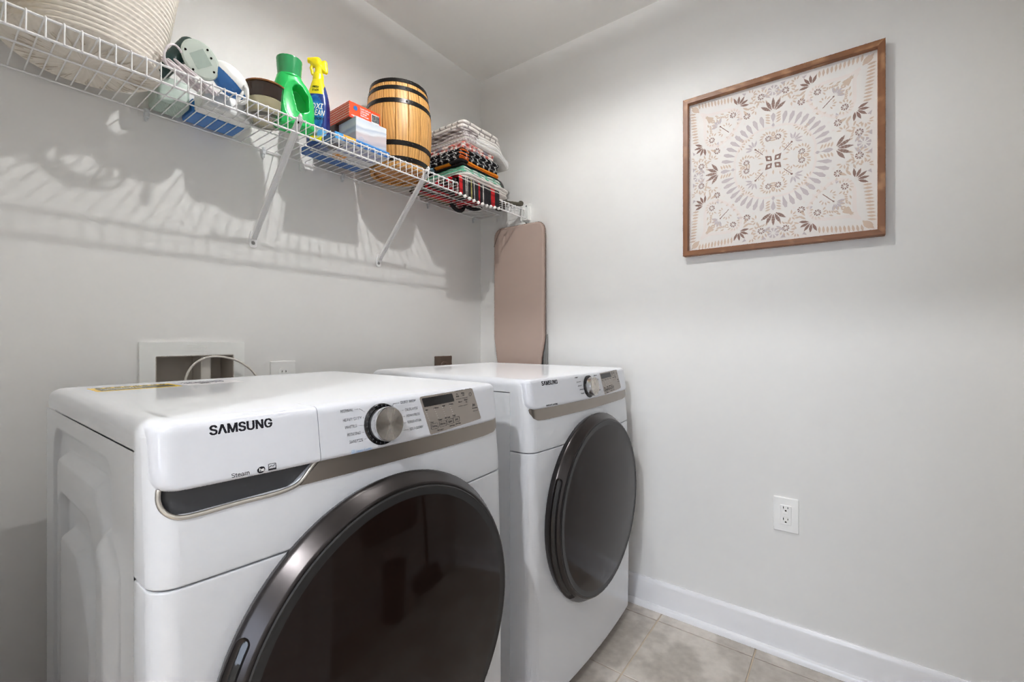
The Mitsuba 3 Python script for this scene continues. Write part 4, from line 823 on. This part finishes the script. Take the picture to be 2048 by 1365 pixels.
carton('dark_carton', -.935, -.815, -.138, -.030, DECK + .024, DECK + .112, lambda x, y, z, n: c3(len(x), (46, 30, 26)), 'dark brown carton in the shade beneath the red carton, behind the tissue box')

# oak barrel
br = thing('wooden_barrel', 'small oak barrel with black metal hoops standing on the shelf', 'barrel')
BO, BH, BR0, BR1 = V(-.665, -.150, DECK + .002), .330, .108, .1265
def brad(z): t = (z / BH - .5) * 2; return BR1 - (BR1 - BR0) * t * t
NS = 16
rb_ = np.random.default_rng(5)
for s in range(NS):
    a0, a1 = (s + .004) * 2 * math.pi / NS, (s + .996) * 2 * math.pi / NS; off = rb_.uniform(0, 50); tone = rb_.uniform(.95, 1.04)
    na, nz = 16, 90; outr, inr = [], []
    u, v = np.meshgrid(np.linspace(a0, a1, na), np.linspace(0, BH, nz), indexing='ij')
    R = brad(v) - .0006 * (np.abs((u - a0) / (a1 - a0) * 2 - 1) > .97)
    P = np.stack([BO[0] + R * np.cos(u), BO[1] + R * np.sin(u), BO[2] + v], -1).reshape(-1, 3)
    m0 = grid(na, nz, lambda q, w: P); n_ = np.stack([np.cos(u), np.sin(u), u * 0], -1).reshape(-1, 3)
    m = thick(m0, n_ * .012); 
    arc = ((u - (a0 + a1) / 2) * .12).ravel(); zz = v.ravel()
    cath = meshkit.fbm(np.stack([arc * 7 + off, zz * 2.0, arc * 0 + off], 1), 2, 1) * 12 + arc * 220 + (zz - .17) ** 2 * 30
    g = .5 + .5 * np.sin(cath * 2.6); pores = meshkit.fbm(np.stack([arc * 900 + off, zz * 26, arc * 0], 1), 2, 4)
    base = np.array(lin(212, 156, 86)); dark = np.array(lin(178, 118, 56)); light = np.array(lin(222, 174, 108))
    c = base * (1 - g[:, None] ** 3 * .5) + dark * g[:, None] ** 3 * .5; c = c * (1 - .35 * np.clip(pores - .5, 0, 1)[:, None] * 2) ; c = c * .8 + light * .2 * (1 - g[:, None])
    put('stave', m, 'satin', True, parent=br, color=np.vstack([c * tone, c * tone]), label='oak stave with dark grain' if s == 0 else None)
hd_ = lathe([(0, .012), (.094, .012), (.0955, .014), (.0955, .022), (0, .022)], 56, BO); P = np.asarray(hd_.vertices)
put('barrel_head', hd_, 'satin', True, parent=br, color=wood_col(P, V(.8, .6, 0), (190, 134, 74), (160, 102, 50), (205, 150, 90), 3), label='oak bottom head')
hd2 = hd_.copy(); hd2.apply_translation((0, 0, BH - .034)); put('barrel_head', hd2, 'satin', True, parent=br, color=wood_col(np.asarray(hd2.vertices), V(.8, .6, 0), (190, 134, 74), (160, 102, 50), (205, 150, 90), 3))
for zc, hw_ in ((BH - .0075, .0075), (BH - .038, .0078), (BH - .089, .0085), (.0855, .0085), (.030, .0085)):
    r0, r1 = brad(zc - hw_), brad(zc + hw_)
    hk_ = put('hoop', lathe([(r0 - .001, zc - hw_), (r0 + .0016, zc - hw_), (r1 + .0016, zc + hw_), (r1 - .001, zc + hw_)], 96, BO), 'hoop', parent=br, label='black metal hoop')
    for a in ((-2.02, -1.84, -2.98) if zc > .2 else (-1.98, -1.84)):
        c = V(BO[0] + (brad(zc) + .001) * math.cos(a), BO[1] + (brad(zc) + .001) * math.sin(a), BO[2] + zc); d = V(math.cos(a), math.sin(a), 0)
        put('rivet', lathe([(0, 0), (.0040, 0), (.0036, .0018), (.0018, .0028), (0, .0030)], 14, c, d), 'rivet', parent=hk_)

# stack of folded kitchen towels
def towel(name, x0, x1, y0, y1, z0, z1, nl, fn, label, seed, droop=0., rot=0., wob=.004, cat_='towel'):
    """A folded towel: nl layers, each with a rounded fold; droop lowers its right front end."""
    r = np.random.default_rng(seed); nside = 34; per = []
    rad = .018; pts = []
    R = np.array(rrect(x0, x1, y0, y1, rad).segmentize(.006).exterior.coords)[:-1]
    from shapely.geometry import LinearRing
    L = LinearRing(R); n = 200; B = np.array([L.interpolate(t, normalized=True).coords[0] for t in np.linspace(0, 1, n + 1)[:-1]]); c = B.mean(0)
    h = (z1 - z0) / nl; rings, lay = [], []
    nrm2 = B - np.stack([np.clip(B[:, 0], x0 + rad, x1 - rad), np.clip(B[:, 1], y0 + rad, y1 - rad)], 1); nrm2 /= np.maximum(np.linalg.norm(nrm2, axis=1, keepdims=True), 1e-9)
    for i in range(nl):
        sh = r.uniform(-wob, wob, 2); ex = r.uniform(-wob, wob * .5)
        for q in (0., .08, .25, .5, .75, .92, 1.):
            ins = .5 * h * (1 - math.sqrt(max(0, 1 - (2 * q - 1) ** 2))) * 1.3
            P = B + sh + nrm2 * (ex - ins)
            z = z0 + h * (i + q); rings.append(np.column_stack([P, np.full(n, z)])); lay.append(np.full(n, i + q))
    inner = []
    def capr(ring_, frs): return [np.column_stack([c + (ring_[:, :2] - c) * f, ring_[:, 2]]) for f in frs]
    rings = capr(rings[0], (.02, .3, .6, .85))[:] + rings + capr(rings[-1], (.85, .6, .3, .02)); lay = [np.zeros(n)] * 4 + lay + [np.full(n, nl)] * 4
    m = loft(rings); P = np.asarray(m.vertices); lay = np.r_[np.concatenate(lay), 0, nl]
    U, Vv = (P[:, 0] - x0), (P[:, 1] - y0)
    nz = meshkit.fbm(P * 28, 3, seed) - .5; nz2 = meshkit.fbm(P * 200, 2, seed + 5) - .5
    side = np.hypot(P[:, 0] - c[0], P[:, 1] - c[1]) > .06
    P2 = P.copy(); P2[:, 2] += nz * .0035 - droop * np.clip((P[:, 0] + .225) / .10, 0, 1.2) ** 1.5
    rad_ = (P[:, :2] - c) / np.maximum(np.linalg.norm(P[:, :2] - c, axis=1, keepdims=True), 1e-6); P2[:, :2] += rad_ * ((nz * .010 + nz2 * .0016) * side)[:, None]
    P2[:, 1] = np.minimum(P2[:, 1], -.003)
    m.vertices = P2; m.apply_transform(trimesh.transformations.rotation_matrix(rot, (0, 0, 1), (c[0], c[1], 0)))
    m.vertices = np.column_stack([np.minimum(m.vertices[:, 0], -.004), np.minimum(m.vertices[:, 1], -.003), m.vertices[:, 2]])
    a = np.where(np.abs(P[:, 0] - x0) < np.abs(P[:, 1] - y0), Vv, U)          # distance along whichever side is near
    col = fn(U, Vv, lay, a, meshkit.noise(P * 260, seed)); 
    k = put(name, m, 'fabric', True, color=np.clip(col, 0, 1), label=label, cat=cat_, group=None); return k
def L3(*c): return np.array(lin(*c))
def pat(base, rules):
    def fn(U, V_, lay, a, nz):
        col = np.tile(L3(*base), (len(U), 1)) * (.88 + .2 * nz[:, None])
        for cond, c in rules: s = cond(U, V_, lay, a, nz); col[s] = L3(*c) * (.9 + .2 * nz[s, None])
        return col
    return fn
ztop = [DECK]
def stk(name, h, nl, fn, label, seed, x=(-.440, -.160), y=(-.285, -.030), **k):
    z0 = ztop[-1]; ztop.append(z0 + h); return towel(name, x[0], x[1], y[0], y[1], z0 + .0005, z0 + h, nl, fn, label, seed, **k)
st2 = lambda per, duty, ax_='a': (lambda U, V_, lay, a, nz: ((a if ax_ == 'a' else lay) % per) < duty * per)
tart = thing('tartan_cloth', 'red and black tartan cloth with white pom poms hanging over the shelf edge', 'cloth')
def tart_fn(U, V_, lay, a, nz):
    n = len(U); col = np.tile(L3(40, 40, 42), (n, 1)); p = a % .062
    col[p < .016] = L3(178, 34, 40); col[(p > .030) & (p < .034)] = L3(224, 220, 212); col[(p > .040) & (p < .043)] = L3(120, 118, 96); q = (lay * .6) % 1; col[(q > .42) & (q < .58) & (p < .016)] = L3(96, 22, 28); col[(q > .9)] = L3(200, 196, 190); return col * (.85 + .3 * nz[:, None])
used_t = towel('tartan_cloth__folded_part', -.520, -.190, -.285, -.030, DECK + .0005, DECK + .022, 2, tart_fn, None, 3, cat_=None); ztop.append(DECK + .022)
def drape():
    nu, nv = 70, 26
    def fn(u, v):
        x = -.500 + (.262) * u; s = v
        fold = .004 * np.sin(u * 22) * s + .003 * np.sin(u * 41 + 1) * s
        top = np.clip(s / .25, 0, 1); y = np.where(s < .25, -.262 - .052 * top, -.3140 - fold * .6 - .003 * (s - .25)); z = np.where(s < .25, DECK + .024 + .002 * np.sin(top * math.pi), DECK + .022 - (s - .25) / .75 * (.068 + .010 * np.sin(u * 3)))
        return np.stack([x, y, z], 1)
    return grid(nu, nv, fn)
dm = drape(); uu, vv = np.meshgrid(np.linspace(0, 1, 70), np.linspace(0, 1, 26), indexing='ij'); uu, vv = uu.ravel() * .262, vv.ravel() * .09
dc = np.tile(L3(34, 34, 36), (len(uu), 1))
for s, wd, c in ((0, .022, (182, 38, 42)), (.118, .012, (150, 30, 36)), (.205, .026, (176, 36, 40))): dc[(uu > s) & (uu < s + wd)] = L3(*c)
for s in (.040, .052, .090, .100, .150, .19): dc[(uu > s) & (uu < s + .0022)] = L3(214, 210, 204)
for s in (.075, .176): dc[(uu > s) & (uu < s + .0015)] = L3(170, 160, 96)
for s in (.028, .058): hz = (vv > s) & (vv < s + .003); dc[hz] = dc[hz] * .4 + L3(220, 216, 210) * .6
for s in (.040, .075): hz = (vv > s) & (vv < s + .010); dc[hz] = dc[hz] * .55 + L3(30, 20, 22) * .45
dmt = thick(dm, .0022)
put('drape', dmt, 'fabric', True, parent=tart, color=np.vstack([dc, dc]), label='tartan front hanging over the wire lip')
for i in range(10):
    x = -.492 + i * .0275; z = DECK + .022 - .072 - .010 * math.sin((x + .5) / .262 * 3)
    pm = trimesh.creation.icosphere(3, .0072); pm.vertices *= (1 + .16 * (meshkit.noise(np.asarray(pm.vertices) * 500 + i, 2) - .5))[:, None]; pm.apply_translation((x, -.3175, z))
    put('pom_pom', pm, 'pom', True, parent=tart, label='white pom pom' if i == 0 else None)
stk('white_towel', .034, 3, pat((226, 222, 216), [(lambda U, V_, lay, a, nz: (lay % 1 > .42) & (lay % 1 < .58), (196, 190, 184))]), 'thick plain white folded towel just above the tartan cloth', 21, x=(-.445, -.150), y=(-.300, -.03), droop=.010, wob=.006)
stk('green_plaid_towel', .036, 4, pat((216, 222, 216), [(lambda U, V_, lay, a, nz: (lay % 1 > .55), (44, 118, 96)), (lambda U, V_, lay, a, nz: ((U % .05) < .014) & (lay > 1), (86, 160, 132)), (lambda U, V_, lay, a, nz: (lay % 1 < .14), (240, 240, 236))]), 'white and green plaid folded towel low in the stack', 22, x=(-.440, -.170), droop=.008)
stk('orange_trim_towel', .024, 2, pat((26, 25, 27), [(lambda U, V_, lay, a, nz: (U > .04) & (V_ < .03) & (lay > .5), (214, 126, 40)), (lambda U, V_, lay, a, nz: (V_ > .07) & (V_ < .16) & (U < .04) & (lay > .6) & (lay < 1.5), (226, 150, 50)), (lambda U, V_, lay, a, nz: (V_ > .17) & (V_ < .19) & (U < .05), (150, 190, 210))]), 'black folded towel with orange side in the middle of the stack', 23, x=(-.450, -.190), droop=.005)
def web(U, V_, lay, a, nz): return (np.abs(((a * 26 + .25 * np.sin(lay * 5)) % 1) - .5) > .43) | ((lay % 1) > .86)
stk('black_pattern_towel', .048, 3, pat((20, 20, 22), [(web, (222, 222, 222)), (lambda U, V_, lay, a, nz: (U > .0) & (U < .05) & (V_ < .012) & (np.sin(lay * 9) > .2), (214, 98, 36))]), 'black folded towel printed with white cracked lines', 24, x=(-.455, -.200), droop=.004)
stk('red_floral_towel', .030, 2, pat((220, 212, 206), [(lambda U, V_, lay, a, nz: meshkit.noise(np.stack([a * 90, lay * 2, a * 0], 1), 8) > .62, (186, 104, 96)), (lambda U, V_, lay, a, nz: meshkit.noise(np.stack([a * 70 + 9, lay * 2 + 4, a * 0], 1), 3) > .72, (136, 132, 140))]), 'white folded towel with red floral print', 25, x=(-.440, -.228), droop=.006)
stk('grey_weave_towel', .034, 2, pat((150, 142, 142), [(lambda U, V_, lay, a, nz: (np.sin(a * 1500) * np.sin(lay * 30) > .15) & (U < .06), (196, 190, 190)), (lambda U, V_, lay, a, nz: U > .07, (206, 205, 204)), (lambda U, V_, lay, a, nz: (lay % 1 > .86) | ((lay % 1) < .12), (232, 230, 226))]), 'light grey towel with white hem slumping towards the room corner', 26, x=(-.440, -.130), y=(-.300, -.03), droop=.05, wob=.006)
stk('herringbone_towel', .026, 2, pat((128, 120, 120), [(lambda U, V_, lay, a, nz: np.sin((a + lay * .004) * 1100) > .1, (192, 186, 184)), (lambda U, V_, lay, a, nz: U > .10, (226, 224, 220))]), 'grey herringbone folded towel third from the top of the stack', 27, x=(-.440, -.165), droop=.05)
for i, (s, w) in enumerate((('upper', 28), ('top', 29))):
    stk('windowpane_towel', .018, 1, pat((222, 217, 212), [(lambda U, V_, lay, a, nz: (a % .036) < .0035, (84, 80, 82)), (lambda U, V_, lay, a, nz: (lay % 1 < .16), (196, 190, 188))]), ('white windowpane check towel lying second from the top of the stack', 'white windowpane check towel on top of the whole stack')[i], w, x=(-.442 + .01 * i, -.180 - .01 * i), droop=.05)
# things behind the stack
put('soft_bag', blob([[((-.120, -.190, 1.825), .050), ((-.085, -.17, 1.80), .045)], [((-.115, -.19, 1.80), .045), ((-.09, -.20, 1.765), .040)]], .008), 'charcoal', True, label='dark grey soft bag bulging out behind the towel stack by the corner', cat='bag')
put('strap_bag', blob([[((-.165, -.225, DECK + .012), .011), ((-.120, -.275, DECK + .010), .010)], [((-.120, -.275, DECK + .010), .010), ((-.066, -.302, DECK + .012), .009)], [((-.066, -.302, DECK + .012), .009), ((-.050, -.300, DECK + .020), .013)], [((-.165, -.215, DECK + .045), .010), ((-.105, -.255, DECK + .022), .007)]], .005, 6), 'olive', True, label='dark olive folded pouch with a rolled end at the right end of the shelf', cat='pouch')
put('black_strap', cat([tube(spline([(-.300, -.075, DECK + .006), (-.285, -.082, DECK - .018), (-.250, -.085, DECK - .024), (-.225, -.08, DECK - .012), (-.215, -.078, DECK + .004)], 30), .009, 10), tube(spline([(-.240, -.10, DECK + .004), (-.200, -.12, DECK - .010), (-.165, -.13, DECK - .002), (-.15, -.135, DECK + .006)], 20), .008, 10)]), 'blackcloth', True, label='black strap sagging through the shelf wires under the towels', cat='strap')

# ================================================================= OUTSIDE THE FRAME, mirrored in the washer door
bt = thing('black_waste_bin', 'slim black waste bin on the floor by the front wall, mirrored in the washer door', 'bin')
put('bin_body', lathe([(0, .0), (.055, 0), (.060, .004), (.072, .30), (.070, .30), (.058, .01), (0, .008)], 40, (-.66, -1.91, 0)), 'blacktub', parent=bt)
put('dustpan', cat([tri(manifold3d.Manifold.batch_hull([man(bx(-.42, -.20, -2.0, -1.925, .002, .006)), man(bx(-.42, -.20, -2.02, -2.0, .002, .09))])), cyl((-.31, -2.0, .06), (-.31, -2.03, .75), .012)]), 'blacktub', False, label='black dustpan with upright handle, mirrored in the washer door', cat='dustpan')
put('garment_bag', rbox(-.80, -.42, -2.055, -1.95, .42, 1.75, .03), 'blacktub', label='black garment bag hanging on the front wall behind the camera', cat='garment bag')
